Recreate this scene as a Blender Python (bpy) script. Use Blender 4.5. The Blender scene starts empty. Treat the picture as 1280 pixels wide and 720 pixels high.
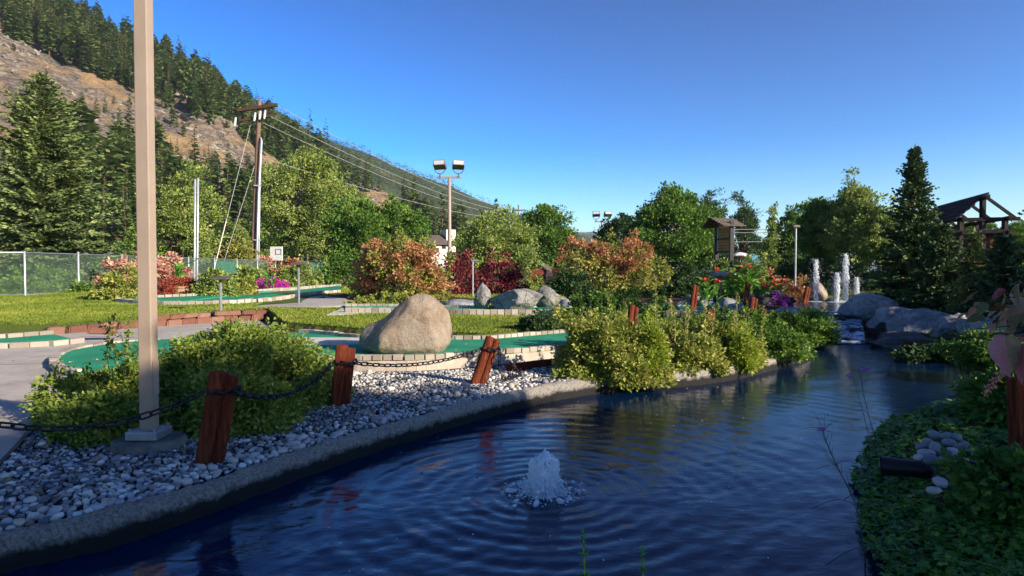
import bpy, bmesh, math
import numpy as np
from mathutils import Vector, Matrix

S = bpy.context.scene
COL = S.collection
R = math.radians
rng = np.random.default_rng(11)

# ------------------------------------------------------------------ camera
CAMZ = 1.55
PITCH = R(1.5)
FPX = 800.0                       # focal length in pixels of a 1280 px wide picture
cd = bpy.data.cameras.new("camera")
cam = bpy.data.objects.new("camera", cd)
COL.objects.link(cam)
cam.location = (0, 0, CAMZ)
cam.rotation_euler = (R(90) - PITCH, 0, 0)
cd.sensor_width = 36.0
cd.lens = 36.0 * FPX / 1280.0
cd.clip_start = 0.05
cd.clip_end = 30000
S.camera = cam

# ------------------------------------------------------------------ light
SUN_A, SUN_E = R(33), R(21.5)     # the sun stands to the right and a little behind the camera
SUN_DIR = Vector((math.cos(SUN_A) * math.cos(SUN_E), -math.sin(SUN_A) * math.cos(SUN_E), math.sin(SUN_E)))
sd_ = bpy.data.lights.new("sun", 'SUN')
sun = bpy.data.objects.new("sun", sd_)
COL.objects.link(sun)
sun.location = (20, -15, 20)
sun.rotation_euler = SUN_DIR.to_track_quat('Z', 'Y').to_euler()
sd_.energy = 5.0
sd_.angle = R(0.5)
sd_.color = (1.0, 0.88, 0.70)

W = bpy.data.worlds.new("World")
S.world = W
W.use_nodes = True
wn, wl = W.node_tree.nodes, W.node_tree.links
wn.clear()
wo = wn.new('ShaderNodeOutputWorld')
bg = wn.new('ShaderNodeBackground')
sky = wn.new('ShaderNodeTexSky')
sky.sky_type = 'NISHITA'
sky.sun_disc = False
sky.sun_elevation = SUN_E
sky.sun_rotation = math.atan2(SUN_DIR.x, SUN_DIR.y)
sky.altitude = 400
sky.air_density = 1.0
sky.dust_density = 0.4
sky.ozone_density = 2.5
SKY_GAMMA, SKY_SAT, SKY_STR = 1.95, 1.22, 0.05
gm = wn.new('ShaderNodeGamma'); gm.inputs[1].default_value = SKY_GAMMA
hs = wn.new('ShaderNodeHueSaturation'); hs.inputs['Saturation'].default_value = SKY_SAT; hs.inputs['Hue'].default_value = .503; hs.inputs['Value'].default_value = .46
wl.new(sky.outputs[0], gm.inputs[0]); wl.new(gm.outputs[0], hs.inputs['Color'])
wl.new(hs.outputs[0], bg.inputs[0]); bg.inputs[1].default_value = SKY_STR
wl.new(bg.outputs[0], wo.inputs[0])

S.render.engine = 'CYCLES'
S.view_settings.view_transform = 'Standard'
S.view_settings.look = 'None'
S.view_settings.exposure = 1.18
S.view_settings.gamma = 1.0
try:
    S.cycles.max_bounces = 6; S.cycles.diffuse_bounces = 2; S.cycles.glossy_bounces = 3
    S.cycles.transmission_bounces = 3; S.cycles.transparent_max_bounces = 8
    S.cycles.use_adaptive_sampling = True; S.cycles.adaptive_threshold = 0.02
    S.cycles.use_denoising = True
    S.cycles.caustics_reflective = False; S.cycles.caustics_refractive = False
except Exception:
    pass

# trees outside the frame that shade the near bank: distance across the light, distance toward the sun, which tree, size
SHADE = [(1.0, 14, 'mp', 1.04), (3.85, 14, 'mp', 1.005), (-2.8, 14, 'big', 1.12), (-6.5, 14, 'mp', 1.1), (18.6, 8.5, 'sp', 1.2), (20.8, 9.5, 'sp', 1.35), (16.2, 8, 'sp', 1.1)]

# ------------------------------------------------------------------ measuring: a pixel of the 1280x720 photograph -> a point in the place
def ray(px, py):
    dx, dv = (px - 640) / FPX, (360 - py) / FPX
    c, s = math.cos(PITCH), math.sin(PITCH)
    y = c + dv * s
    return np.array((dx / y, 1.0, (-s + dv * c) / y))
def at(px, py, D): return np.array((0, 0, CAMZ)) + ray(px, py) * D
def gz(px, py, z):
    r = ray(px, py); return np.array((0, 0, CAMZ)) + r * ((z - CAMZ) / r[2])

# ------------------------------------------------------------------ noise
def _h(i, j, k, seed=0):
    i = i.astype(np.int64); j = j.astype(np.int64); k = k.astype(np.int64)
    n = (i * 374761393 + j * 668265263 + k * 2147483647 + seed * 974711) & 0xFFFFFFFF
    n = ((n ^ (n >> 13)) * 1274126177) & 0xFFFFFFFF
    n = ((n ^ (n >> 16)) * 2246822519) & 0xFFFFFFFF
    return ((n ^ (n >> 15)) & 0xFFFFFF) / float(0xFFFFFF)
def vnoise(p, seed=0):
    p = np.asarray(p, float); f = np.floor(p); t = p - f; t = t * t * (3 - 2 * t)
    i, j, k = f[:, 0], f[:, 1], f[:, 2]
    out = 0
    for a in (0, 1):
        for b in (0, 1):
            for c in (0, 1):
                w = (t[:, 0] if a else 1 - t[:, 0]) * (t[:, 1] if b else 1 - t[:, 1]) * (t[:, 2] if c else 1 - t[:, 2])
                out = out + w * _h(i + a, j + b, k + c, seed)
    return out * 2 - 1
def fbm(p, o=4, seed=0):
    p = np.asarray(p, float); s = 0; a = 1.0
    for q in range(o):
        s = s + a * vnoise(p * (2.03 ** q) + q * 7.3, seed + q); a *= .5
    return s

# ------------------------------------------------------------------ polygons
def sd_poly(P, poly):                # signed distance, negative inside
    P = np.asarray(P, float)[:, :2]; poly = np.asarray(poly, float)[:, :2]
    d = np.full(len(P), 1e18); ins = np.zeros(len(P), bool)
    n = len(poly)
    for q in range(n):
        a, b = poly[q], poly[(q + 1) % n]
        e = b - a; w = P - a
        t = np.clip((w @ e) / max(e @ e, 1e-12), 0, 1)
        dd = w - t[:, None] * e
        d = np.minimum(d, (dd ** 2).sum(1))
        c1 = P[:, 1] >= a[1]; c2 = P[:, 1] < b[1]; cr = e[0] * w[:, 1] - e[1] * w[:, 0] > 0
        ins ^= (c1 & c2 & cr) | (~c1 & ~c2 & ~cr)
    d = np.sqrt(d)
    return np.where(ins, -d, d)
def catmull(pts, n=8, closed=False):
    pts = np.asarray(pts, float); m = len(pts); out = []
    rngi = range(m if closed else m - 1)
    g = (lambda i: pts[i % m]) if closed else (lambda i: pts[min(max(i, 0), m - 1)])
    for i in rngi:
        p0, p1, p2, p3 = g(i - 1), g(i), g(i + 1), g(i + 2)
        for k in range(n):
            t = k / n
            out.append(.5 * (2 * p1 + (p2 - p0) * t + (2 * p0 - 5 * p1 + 4 * p2 - p3) * t * t + (3 * p1 - p0 - 3 * p2 + p3) * t ** 3))
    if not closed: out.append(pts[-1])
    return np.array(out)
def resample(pts, step):
    pts = np.asarray(pts, float); d = np.r_[0, np.cumsum(np.linalg.norm(np.diff(pts, axis=0), axis=1))]
    n = max(2, int(round(d[-1] / step)) + 1); s = np.linspace(0, d[-1], n)
    return np.stack([np.interp(s, d, pts[:, k]) for k in range(pts.shape[1])], 1)
sst = lambda a, b, x: (lambda t: t * t * (3 - 2 * t))(np.clip((np.asarray(x, float) - a) / (b - a), 0, 1))

# ------------------------------------------------------------------ mesh building
ORG = {}
class MB:
    def __init__(s): s.v = []; s.f = []; s.n = 0
    def add(s, v, f):
        v = np.asarray(v, float).reshape(-1, 3); f = np.asarray(f, np.int64)
        s.v.append(v); s.f.append(f + s.n); s.n += len(v); return s
    def box(s, c, size, M=None, taper=1.0):
        x, y, z = np.array(size) / 2.0
        v = np.array([(-x, -y, -z), (x, -y, -z), (x, y, -z), (-x, y, -z), (-x * taper, -y * taper, z), (x * taper, -y * taper, z), (x * taper, y * taper, z), (-x * taper, y * taper, z)])
        if M is not None: v = v @ np.array(M)[:3, :3].T
        return s.add(v + np.array(c), [(0, 3, 2, 1), (4, 5, 6, 7), (0, 1, 5, 4), (1, 2, 6, 5), (2, 3, 7, 6), (3, 0, 4, 7)])
    def bar(s, a, b, w, h=None, up=(0, 0, 1)):
        a = np.array(a, float); b = np.array(b, float); h = h or w
        d = b - a; L = np.linalg.norm(d); d = d / L; up = np.array(up, float)
        if abs(d @ up) > .98: up = np.array((0, 1.0, 0))
        x = np.cross(up, d); x /= np.linalg.norm(x); y = np.cross(d, x)
        return s.box((a + b) / 2, (w, h, L), np.stack([x, y, d], 1))
    def tube(s, pts, r, n=6, cap=True):
        pts = np.asarray(pts, float); m = len(pts); r = np.broadcast_to(np.asarray(r, float), (m,))
        t = np.gradient(pts, axis=0); t /= np.linalg.norm(t, axis=1)[:, None] + 1e-12
        ref = np.array((0.0, 0, 1)) if abs(t[0, 2]) < .9 else np.array((1.0, 0, 0))
        X = np.cross(t, ref); bad = np.linalg.norm(X, axis=1) < 1e-3
        X[bad] = np.cross(t[bad], np.array((0, 1.0, .2))); X /= np.linalg.norm(X, axis=1)[:, None]
        Y = np.cross(t, X); a = np.arange(n) * 2 * math.pi / n
        v = pts[:, None] + r[:, None, None] * (np.cos(a)[None, :, None] * X[:, None] + np.sin(a)[None, :, None] * Y[:, None])
        i = np.arange(m - 1)[:, None] * n; k = np.arange(n)[None]; k2 = (k + 1) % n
        s.add(v.reshape(-1, 3), np.stack([i + k, i + k2, i + n + k2, i + n + k], -1).reshape(-1, 4))
        if cap:
            base = s.n - m * n
            for st in (0, (m - 1) * n):
                ids = list(range(st, st + n))
                for q in range(1, n - 1): s.f.append(np.array([[base + ids[0], base + ids[q], base + ids[q + 1]]]))
        return s
    def lathe(s, c, prof, n=16):
        prof = np.asarray(prof, float); a = np.arange(n) * 2 * math.pi / n
        v = np.stack([prof[:, 0, None] * np.cos(a), prof[:, 0, None] * np.sin(a), np.repeat(prof[:, 1, None], n, 1)], -1).reshape(-1, 3) + np.array(c)
        m = len(prof); i = np.arange(m - 1)[:, None] * n; k = np.arange(n)[None]; k2 = (k + 1) % n
        return s.add(v, np.stack([i + k, i + k2, i + n + k2, i + n + k], -1).reshape(-1, 4))
    def prism(s, poly, z0, z1):          # poly Nx2 ccw; z0,z1 scalars or arrays
        poly = np.asarray(poly, float)[:, :2]; n = len(poly)
        a = sum(poly[i][0] * poly[(i + 1) % n][1] - poly[(i + 1) % n][0] * poly[i][1] for i in range(n))
        if a < 0: poly = poly[::-1]
        b = np.c_[poly, np.broadcast_to(z0, n)]; t = np.c_[poly, np.broadcast_to(z1, n)]
        s.add(np.r_[b, t], [(i, (i + 1) % n, n + (i + 1) % n, n + i) for i in range(n)])
        s.f.append(('ngon', [s.n - n + i for i in range(n)]))
        return s
    def build(s, name, mat, parent=None, loc=None, smooth=False, bevel=0):
        o = mesh_obj(name, s, mat, parent, loc, smooth)
        if bevel: bev(o, bevel)
        return o
def make_mesh(name, s, off, mat, smooth):
    me = bpy.data.meshes.new(name)
    V = np.concatenate(s.v) - np.asarray(off)
    lo, st, c = [], [], 0
    ng = []
    for f in s.f:
        if isinstance(f, tuple): ng.append(np.array(f[1])); continue
        k = f.shape[1]; lo.append(f.ravel()); st.append(c + np.arange(len(f)) * k); c += f.size
    for g in ng: lo.append(g); st.append(np.array([c])); c += len(g)
    lo = np.concatenate(lo); st = np.concatenate(st)
    me.vertices.add(len(V)); me.vertices.foreach_set('co', V.astype(np.float32).ravel())
    me.loops.add(len(lo)); me.loops.foreach_set('vertex_index', lo.astype(np.int32))
    me.polygons.add(len(st)); me.polygons.foreach_set('loop_start', st.astype(np.int32))
    if smooth: me.polygons.foreach_set('use_smooth', np.ones(len(st), bool))
    else: me.polygons.foreach_set('use_smooth', np.zeros(len(st), bool))
    me.update(calc_edges=True)
    for m in (mat if isinstance(mat, (list, tuple)) else [mat]):
        if m: me.materials.append(m)
    return me
def mesh_obj(name, s, mat, parent=None, loc=None, smooth=False):
    if loc is None: loc = ORG[parent.name] if parent is not None else np.zeros(3)
    loc = np.asarray(loc, float)
    me = make_mesh(name, s, loc, mat, smooth)
    o = bpy.data.objects.new(name, me); COL.objects.link(o)
    if parent is not None:
        o.parent = parent; o.location = loc - ORG[parent.name]
    else: o.location = loc
    ORG[o.name] = loc
    return o
def bev(o, w, seg=2):
    b = bmesh.new(); b.from_mesh(o.data)
    bmesh.ops.remove_doubles(b, verts=b.verts, dist=1e-5)
    es = [e for e in b.edges if len(e.link_faces) == 2 and e.calc_face_angle(0) > .5]
    bmesh.ops.bevel(b, geom=es, offset=w, segments=seg, profile=.5, affect='EDGES', clamp_overlap=True)
    b.to_mesh(o.data); b.free(); o.data.update()
def tag(o, label=None, cat=None, group=None, kind=None):
    if label: o['label'] = label
    if cat: o['category'] = cat
    if group: o['group'] = group
    if kind: o['kind'] = kind
    return o
def thing(name, label, cat, loc, group=None):
    o = bpy.data.objects.new(name, None); COL.objects.link(o); o.location = loc; o.empty_display_size = .2
    ORG[o.name] = np.asarray(loc, float)
    return tag(o, label, cat, group)
def linked(name, me, parent, loc, rot=(0, 0, 0), scale=(1, 1, 1)):      # one piece sharing its mesh, placed in world coordinates
    o = bpy.data.objects.new(name, me); COL.objects.link(o)
    base = ORG[parent.name] if parent is not None else 0
    o.parent = parent; o.location = np.asarray(loc) - base; o.rotation_euler = rot; o.scale = scale
    ORG[o.name] = np.asarray(loc, float)
    return o
def dup(root, loc, rz=0, sc=1.0, label=None, group=None):
    c = root.copy(); COL.objects.link(c); c.location = loc; c.rotation_euler = (0, 0, rz); c.scale = (sc, sc, sc) if np.isscalar(sc) else sc
    if label: c['label'] = label
    if group: c['group'] = group
    for ch in list(root.children):
        d = ch.copy(); COL.objects.link(d); d.parent = c
        for g in list(ch.children):
            e = g.copy(); COL.objects.link(e); e.parent = d
    return c

def ico(sub):
    b = bmesh.new(); bmesh.ops.create_icosphere(b, subdivisions=sub, radius=1.0)
    b.verts.ensure_lookup_table()
    v = np.array([x.co[:] for x in b.verts]); f = np.array([[q.index for q in x.verts] for x in b.faces]); b.free()
    return v, f
ICO = {k: ico(k) for k in (1, 2, 3, 4, 5)}
def rotz(a):
    a = np.asarray(a, float); c, s = np.cos(a), np.sin(a); z = np.zeros_like(c); o = np.ones_like(c)
    return np.stack([np.stack([c, -s, z], -1), np.stack([s, c, z], -1), np.stack([z, z, o], -1)], -2)
def rotx(a):
    a = np.asarray(a, float); c, s = np.cos(a), np.sin(a); z = np.zeros_like(c); o = np.ones_like(c)
    return np.stack([np.stack([o, z, z], -1), np.stack([z, c, -s], -1), np.stack([z, s, c], -1)], -2)
def stamp(mb, bv, bf, M, off):          # many transformed copies of one shape joined
    N = len(off); v = np.einsum('nij,vj->nvi', M, bv) + off[:, None]
    f = bf[None] + (np.arange(N) * len(bv))[:, None, None]
    return mb.add(v.reshape(-1, 3), f.reshape(-1, bf.shape[1]))

# ------------------------------------------------------------------ materials
class NT:
    def __init__(s, name):
        s.m = bpy.data.materials.new(name); s.m.use_nodes = True
        s.t = s.m.node_tree; s.n = s.t.nodes; s.l = s.t.links
        s.b = s.n['Principled BSDF']; s.out = s.n['Material Output']
    def new(s, k, **kw):
        n = s.n.new('ShaderNode' + k)
        for a, v in kw.items(): setattr(n, a, v)
        return n
    def link(s, a, b): s.l.new(a, b)
    def coord(s, scale=(1, 1, 1), obj=True):
        tc = s.new('TexCoord'); mp = s.new('Mapping'); mp.inputs['Scale'].default_value = scale
        s.link(tc.outputs['Object' if obj else 'Generated'], mp.inputs[0]); return mp.outputs[0]
    def pos(s): return s.new('NewGeometry').outputs['Position']
    def noise(s, vec, scale, detail=4, rough=.6, dist=0):
        n = s.new('TexNoise'); n.inputs['Scale'].default_value = scale; n.inputs['Detail'].default_value = detail
        n.inputs['Roughness'].default_value = rough; n.inputs['Distortion'].default_value = dist
        if vec is not None: s.link(vec, n.inputs['Vector'])
        return n.outputs['Fac']
    def ramp(s, fac, stops, interp='LINEAR'):
        r = s.new('ValToRGB'); r.color_ramp.interpolation = interp; e = r.color_ramp.elements
        while len(e) < len(stops): e.new(.5)
        for q, (p, c) in enumerate(stops):
            e[q].position = p; e[q].color = (c, c, c, 1) if np.isscalar(c) else (*c, 1)
        s.link(fac, r.inputs[0]); return r.outputs[0]
    def mix(s, f, a, b, mode='MIX'):
        n = s.new('MixRGB', blend_type=mode)
        for i, x in enumerate((f, a, b)):
            if isinstance(x, (int, float)): n.inputs[i].default_value = x if i == 0 else (x, x, x, 1)
            elif isinstance(x, tuple): n.inputs[i].default_value = (*x, 1)
            else: s.link(x, n.inputs[i])
        return n.outputs[0]
    def math(s, op, a, b=0.0):
        n = s.new('Math', operation=op)
        for i, x in enumerate((a, b)):
            if isinstance(x, (int, float)): n.inputs[i].default_value = x
            else: s.link(x, n.inputs[i])
        return n.outputs[0]
    def bump(s, h, strength=.5, dist=.01, normal=None):
        n = s.new('Bump'); n.inputs['Strength'].default_value = strength; n.inputs['Distance'].default_value = dist
        s.link(h, n.inputs['Height'])
        if normal is not None: s.link(normal, n.inputs['Normal'])
        s.link(n.outputs[0], s.b.inputs['Normal']); return n.outputs[0]
    def col(s, c):
        if isinstance(c, tuple): s.b.inputs['Base Color'].default_value = (*c, 1)
        else: s.link(c, s.b.inputs['Base Color'])
    def set(s, rough=.7, spec=.3, metal=0.0):
        s.b.inputs['Roughness'].default_value = rough; s.b.inputs['Specular IOR Level'].default_value = spec; s.b.inputs['Metallic'].default_value = metal
        return s

LEAF_GAIN = 1.68
def leaf_mat(name, stops, trans=.3, clump=2.5, wclump=.45, rough=.6, spec=.2):
    k = NT(name); stops = [(p, tuple(min(.62, q * LEAF_GAIN) for q in c)) for p, c in stops]
    isl = k.new('NewGeometry').outputs['Random Per Island']
    nz = k.noise(k.coord(), clump, 2)
    fac = k.math('ADD', k.math('MULTIPLY', isl, 1 - wclump), k.math('MULTIPLY', k.math('SUBTRACT', k.math('MULTIPLY', nz, 2.4), .7), wclump))
    c = k.ramp(fac, stops)
    k.col(c); k.set(rough, spec)
    tr = k.new('BsdfTranslucent'); k.link(k.mix(.35, c, (.25, .30, .02), 'ADD') if False else c, tr.inputs[0])
    mx = k.new('MixShader'); mx.inputs[0].default_value = trans
    k.link(k.b.outputs[0], mx.inputs[1]); k.link(tr.outputs[0], mx.inputs[2]); k.link(mx.outputs[0], k.out.inputs[0])
    return k.m
def solid(name, c, rough=.6, spec=.3, metal=0, var=.25, scale=8, bump=.15, bdist=.003, detail=5):
    k = NT(name); co = k.coord()
    nz = k.noise(co, scale, detail)
    k.col(k.ramp(nz, [(.25, tuple(x * (1 - var) for x in c)), (.75, tuple(min(1, x * (1 + var)) for x in c))]))
    k.set(rough, spec, metal)
    if bump: k.bump(k.noise(co, scale * 6, 4), bump, bdist)
    return k.m
def speckle(name, stops, scale, rough=.85, bscale=60, bstr=.6, bdist=.01, extra=None):
    k = NT(name); co = k.coord()
    a = k.noise(co, scale, 8, .7); c = k.ramp(a, stops)
    if extra: c = extra(k, c)
    k.col(c); k.set(rough, .25)
    k.bump(k.math('ADD', k.noise(co, bscale, 6, .7), k.math('MULTIPLY', k.noise(co, bscale / 6, 4), 1.5)), bstr, bdist)
    return k.m
def obj_random(name, stops, rough=.6, bump=.3):
    k = NT(name); r = k.new('ObjectInfo').outputs['Random']; co = k.coord()
    c = k.ramp(r, stops); c = k.mix(.35, c, k.ramp(k.noise(co, 9, 6), [(.3, .25), (.7, 1.0)]), 'MULTIPLY')
    k.col(c); k.set(rough, .3); k.bump(k.noise(co, 40, 5), bump, .004); return k.m
def isl_random(name, stops, rough=.6, nscale=30):
    k = NT(name); r = k.new('NewGeometry').outputs['Random Per Island']; co = k.coord()
    c = k.ramp(r, stops); c = k.mix(.4, c, k.ramp(k.noise(co, nscale, 5), [(.3, .35), (.7, 1.0)]), 'MULTIPLY')
    k.col(c); k.set(rough, .3); k.bump(k.noise(co, nscale * 3, 4), .25, .004); return k.m
# ================================================================== THE SETTING
WZ, PZ = -0.17, 0.30            # lower pond and upper pool levels
LBpx = [(0, 718), (120, 690), (250, 648), (400, 590), (500, 556), (600, 525), (700, 500), (790, 488), (870, 482), (940, 470), (1000, 452), (1014, 444)]
LB = np.array([(-6.0, 1.6, WZ), (-4.4, 2.45, WZ), (-3.6, 3.02, WZ)] + [tuple(gz(x, y, WZ)) for x, y in LBpx])
RB = np.array([tuple(gz(x, y, WZ)) for x, y in [(1085, 430), (1110, 436), (1150, 443), (1200, 452), (1228, 480), (1224, 506), (1180, 516), (1120, 534), (1092, 562), (1080, 600), (1088, 660), (1098, 715)]] + [(1.75, 2.9, WZ), (1.1, 2.45, WZ), (0, 2.25, WZ), (-2, 1.7, WZ), (-6, 1.0, WZ)])
LBs = catmull(LB, 8)
POND = np.r_[LBs, [gz(1040, 430, WZ)], catmull(RB, 6)]
POOL = np.array([gz(x, y, PZ) for x, y in [(1000, 389), (945, 386), (935, 380), (985, 375), (1010, 373), (1085, 373), (1110, 379), (1078, 386), (1068, 390)]])
C0, C1 = gz(1040, 430, WZ), gz(1085, 430, WZ)
C2, C3 = gz(1068, 390, PZ), gz(1000, 389, PZ)
CASC = np.array([C0, C1, C2, C3])
YLx = [-400, -60, -11, -9.5, -7.9, -5.8, -3.4, -.7, 1.1, 3, 20, 400]
YLy = [15.4, 15.4, 15.5, 18.15, 20.6, 16.2, 14.6, 13.7, 14.6, 14.0, 14.0, 14.0]
def T(P):
    P = np.asarray(P, float); x, y = P[:, 0], P[:, 1]
    z = .0 * x
    yl = np.interp(x, YLx, YLy)
    lawn = .22 + .02 * np.clip(y - 14, 0, 16)
    z = z + (lawn - z) * sst(-.08, .12, y - yl)
    z = z + .10 * sst(13.5, 18, y) * sst(3, 5.5, x) * (1 - sst(40, 60, y))
    dp = sd_poly(P, POND)
    right = np.where(y < 13, x > -1 + .72 * y, x > 8.0 + .39 * (y - 15.1))
    z = np.where(right & (y < 14), .02 + .34 * sst(.1, 2.6, dp) + .25 * sst(2, 9, dp), z)
    dr = np.minimum(np.minimum(dp, sd_poly(P, CASC)), sd_poly(P, POOL)); z = np.where(right & (y >= 14), -.3 + .9 * sst(1.2, 4.5, dr), z)
    z = z + .03 * fbm(np.c_[x * .5, y * .5, 0 * x], 3, 3) * sst(20, 40, y)
    z = np.where(dp < .28, z + (-.85 - z) * sst(.22, .12, dp), z)
    du = sd_poly(P, POOL)
    z = np.where(du < .2, z + (.05 - z) * sst(.1, -.05, du), z)
    dc = sd_poly(P, CASC)
    t = np.clip(((P[:, :2] - C0[:2]) @ (C3 - C0)[:2]) / ((C3 - C0)[:2] @ (C3 - C0)[:2]), 0, 1)
    z = np.where(dc < .15, np.minimum(z, WZ - .25 + t * (PZ - WZ)), z)
    return z
def T1(x, y): return float(T(np.array([[x, y]]))[0])
def gT(px, py, zoff=0):            # where a pixel's ray meets the ground
    r = ray(px, py); D = np.geomspace(2.5, 400, 900)
    P = np.array((0, 0, CAMZ)) + r[None] * D[:, None]
    hit = np.nonzero(P[:, 2] < T(P) + zoff)[0]
    return P[hit[0]] if len(hit) else P[-1]

# ---- gravel bed outline, path outline
GRAV = np.r_[[(-6.0, 2.0, 0), (-4.6, 3.2, 0)], [gz(x, y, 0) for x, y in [(-10, 590), (20, 562), (75, 500), (150, 478), (260, 468), (390, 469), (520, 468), (640, 459), (700, 455), (790, 440), (900, 432), (960, 424), (1010, 430)]], [LB[-1] + (0.15, .2, 0)], LBs[::-1]]
PATH = np.array([gz(x, y, .03) for x, y in [(-420, 452), (-250, 431), (55, 417), (130, 412), (200, 407), (320, 399), (345, 411), (450, 418.5), (450, 429), (375, 431), (230, 425), (150, 428), (80, 438), (66, 452), (80, 466), (120, 474), (150, 476), (75, 498), (20, 561), (-10, 590), (-160, 640), (-420, 700)]])

# ---- materials of the setting
def ground_mats():
    k = NT("lawn_grass"); co = k.coord()
    a = k.noise(co, .55, 5, .6); b = k.noise(co, 14, 5, .7)
    c = k.mix(.55, k.ramp(a, [(.3, (.05, .085, .012)), (.55, (.09, .125, .02)), (.75, (.15, .15, .035))]), k.ramp(b, [(.25, (.04, .065, .008)), (.75, (.15, .17, .03))]))
    k.col(c); k.set(.8, .15); k.bump(k.noise(co, 60, 4), .9, .03)
    g = k.m
    k = NT("bark_mulch_soil"); co = k.coord()
    k.col(k.ramp(k.noise(co, 24, 8, .75), [(.3, (.018, .010, .007)), (.55, (.075, .038, .024)), (.78, (.16, .085, .055))])); k.set(.9, .15)
    k.bump(k.noise(co, 40, 6, .7), .8, .03)
    s = k.m
    k = NT("gravel_sand"); co = k.coord()
    k.col(k.ramp(k.noise(co, 30, 8, .8), [(.3, (.02, .02, .022)), (.6, (.07, .068, .066)), (.8, (.16, .155, .15))])); k.set(.9, .2)
    k.bump(k.noise(co, 50, 5, .7), .9, .02)
    return g, s, k.m
GRASS, SOIL, SAND = ground_mats()
def axis(lo, a, b, hi, step, far):
    return np.unique(np.r_[-np.geomspace(abs(a), abs(lo), far)[::-1], np.arange(a, b, step), np.geomspace(b, hi, far)])
gx = axis(-6000, -16, 18, 6000, .2, 34)
gy = np.unique(np.r_[-np.geomspace(2, 3000, 20)[::-1], np.arange(-2, 30, .2), np.geomspace(30, 9000, 40)])
X, Y = np.meshgrid(gx, gy); P = np.c_[X.ravel(), Y.ravel(), 0 * X.ravel()]; P[:, 2] = T(P)
far = np.hypot(P[:, 0], P[:, 1]); P[:, 2] -= sst(150, 4000, far) * 4
nx, ny = len(gx), len(gy)
i = (np.arange(ny - 1)[:, None] * nx + np.arange(nx - 1)[None]).ravel()
F = np.stack([i, i + 1, i + nx + 1, i + nx], 1)
Cn = P[F].mean(1)
gi = np.zeros(len(F), int)
yl = np.interp(Cn[:, 0], YLx, YLy)
gi[(Cn[:, 1] < yl)] = 1
gi[(sd_poly(Cn, GRAV) < .05)] = 2
gi[(Cn[:, 0] > -1 + .72 * Cn[:, 1]) & (Cn[:, 1] < 40)] = 1
gi[(Cn[:, 0] > .8) & (Cn[:, 1] < 26)] = 1
gi[(Cn[:, 1] > 60)] = 1
gi[(sd_poly(Cn, POND) < .3)] = 1
m = MB(); m.add(P, F)
ground = m.build('ground', [GRASS, SOIL, SAND], smooth=True)
ground.data.polygons.foreach_set('material_index', gi.astype(np.int32)); ground.data.update()
tag(ground, kind='structure')

# ---- grass blades over the mown lawns (nobody could count them)
def grass_blades():
    n = 210000
    x = rng.uniform(-16, 3.2, n); D = 13.2 * (42 / 13.2) ** rng.random(n) ** 1.1
    px = rng.uniform(-60, 760, n); x = (px - 640) / FPX * D
    P = np.c_[x, D, 0 * x]
    ok = (P[:, 1] > np.interp(x, YLx, YLy) + .1)
    for q in GREENS: ok &= sd_poly(P, q) > .12
    for q in BEDS: ok &= sd_poly(P, q) > 0
    P = P[ok]; P[:, 2] = T(P) - .005; n = len(P)
    a = rng.uniform(0, 6.28, n); h = rng.uniform(.02, .05, n) * np.clip(P[:, 1] / 16, .9, 2.0); w = .006 + .0006 * P[:, 1]
    d = np.c_[np.cos(a), np.sin(a), 0 * a]; l = rng.normal(0, .5, (n, 2)) * h[:, None]
    tip = P + np.c_[l, h]
    v = np.stack([P - d * w[:, None], P + d * w[:, None], tip], 1)
    m = MB(); m.add(v.reshape(-1, 3), np.arange(3 * n).reshape(-1, 3))
    mt = leaf_mat("grass_blade", [(0, (.036, .062, .006)), (.4, (.095, .13, .014)), (.75, (.17, .185, .026)), (1, (.28, .24, .07))], .3, .35, .6)
    return tag(m.build('lawn_grass', mt), kind='stuff')

# ---- water: one sheet with real waves rising from the bubbler and the breeze
BUB = gz(680, 616, WZ)
def wave(x, y):
    r = np.hypot(x - BUB[0], y - BUB[1])
    z = .0048 * np.exp(-r / 1.2) * np.sin(2 * math.pi * r / (.13 + .012 * r) + .6 * vnoise(np.c_[x * 2, y * 2, 0 * x], 5)) * sst(.05, .3, r)
    z += .0058 * sst(.4, 1.6, r) * np.exp(-r / 4.5) * np.sin(2 * math.pi * r / .27 + 1.9 * vnoise(np.c_[x * 1.3, y * 1.3, 0 * x], 8)) * (.55 + .45 * vnoise(np.c_[x * .6, y * .6, 0 * x], 4))
    u = x * .8 + y * .6; v = -x * .6 + y * .8
    z += .0015 * fbm(np.c_[u * 6.5, v * 12, 0 * x], 3, 26) * (.5 + .5 * sst(1.5, -1, x)) * sst(13, 7, y)
    z += .0050 * fbm(np.c_[u * 2.3, v * 5.2, 0 * x], 4, 21) * (.5 + .5 * sst(9, 4, y))
    z += .0030 * fbm(np.c_[x * 12, y * 13, 0 * x], 2, 31) * np.exp(-np.clip(r - .2, 0, 9) / 1.6)
    z += .0035 * fbm(np.c_[x * 5, y * 9, 0 * x], 2, 41) * sst(9, 15, y)
    return z
D = np.geomspace(1.2, 16.5, 400); pxs = np.linspace(-500, 1750, 430)
Dg, Pg = np.meshgrid(D, pxs, indexing='ij'); xx = ((Pg - 640) / FPX * Dg).ravel(); yy = Dg.ravel()
P = np.c_[xx, yy, WZ + wave(xx, yy)]
nr, nc = Dg.shape
i = (np.arange(nr - 1)[:, None] * nc + np.arange(nc - 1)[None]).ravel()
F = np.stack([i, i + 1, i + nc + 1, i + nc], 1)
F = F[sd_poly(P[F].mean(1), POND) < .25]
use = np.unique(F); rm = np.full(len(P), -1); rm[use] = np.arange(len(use))
k = NT("pond_water"); k.col((.002, .013, .042)); k.set(.035, .5); k.b.inputs['IOR'].default_value = 1.36
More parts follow.
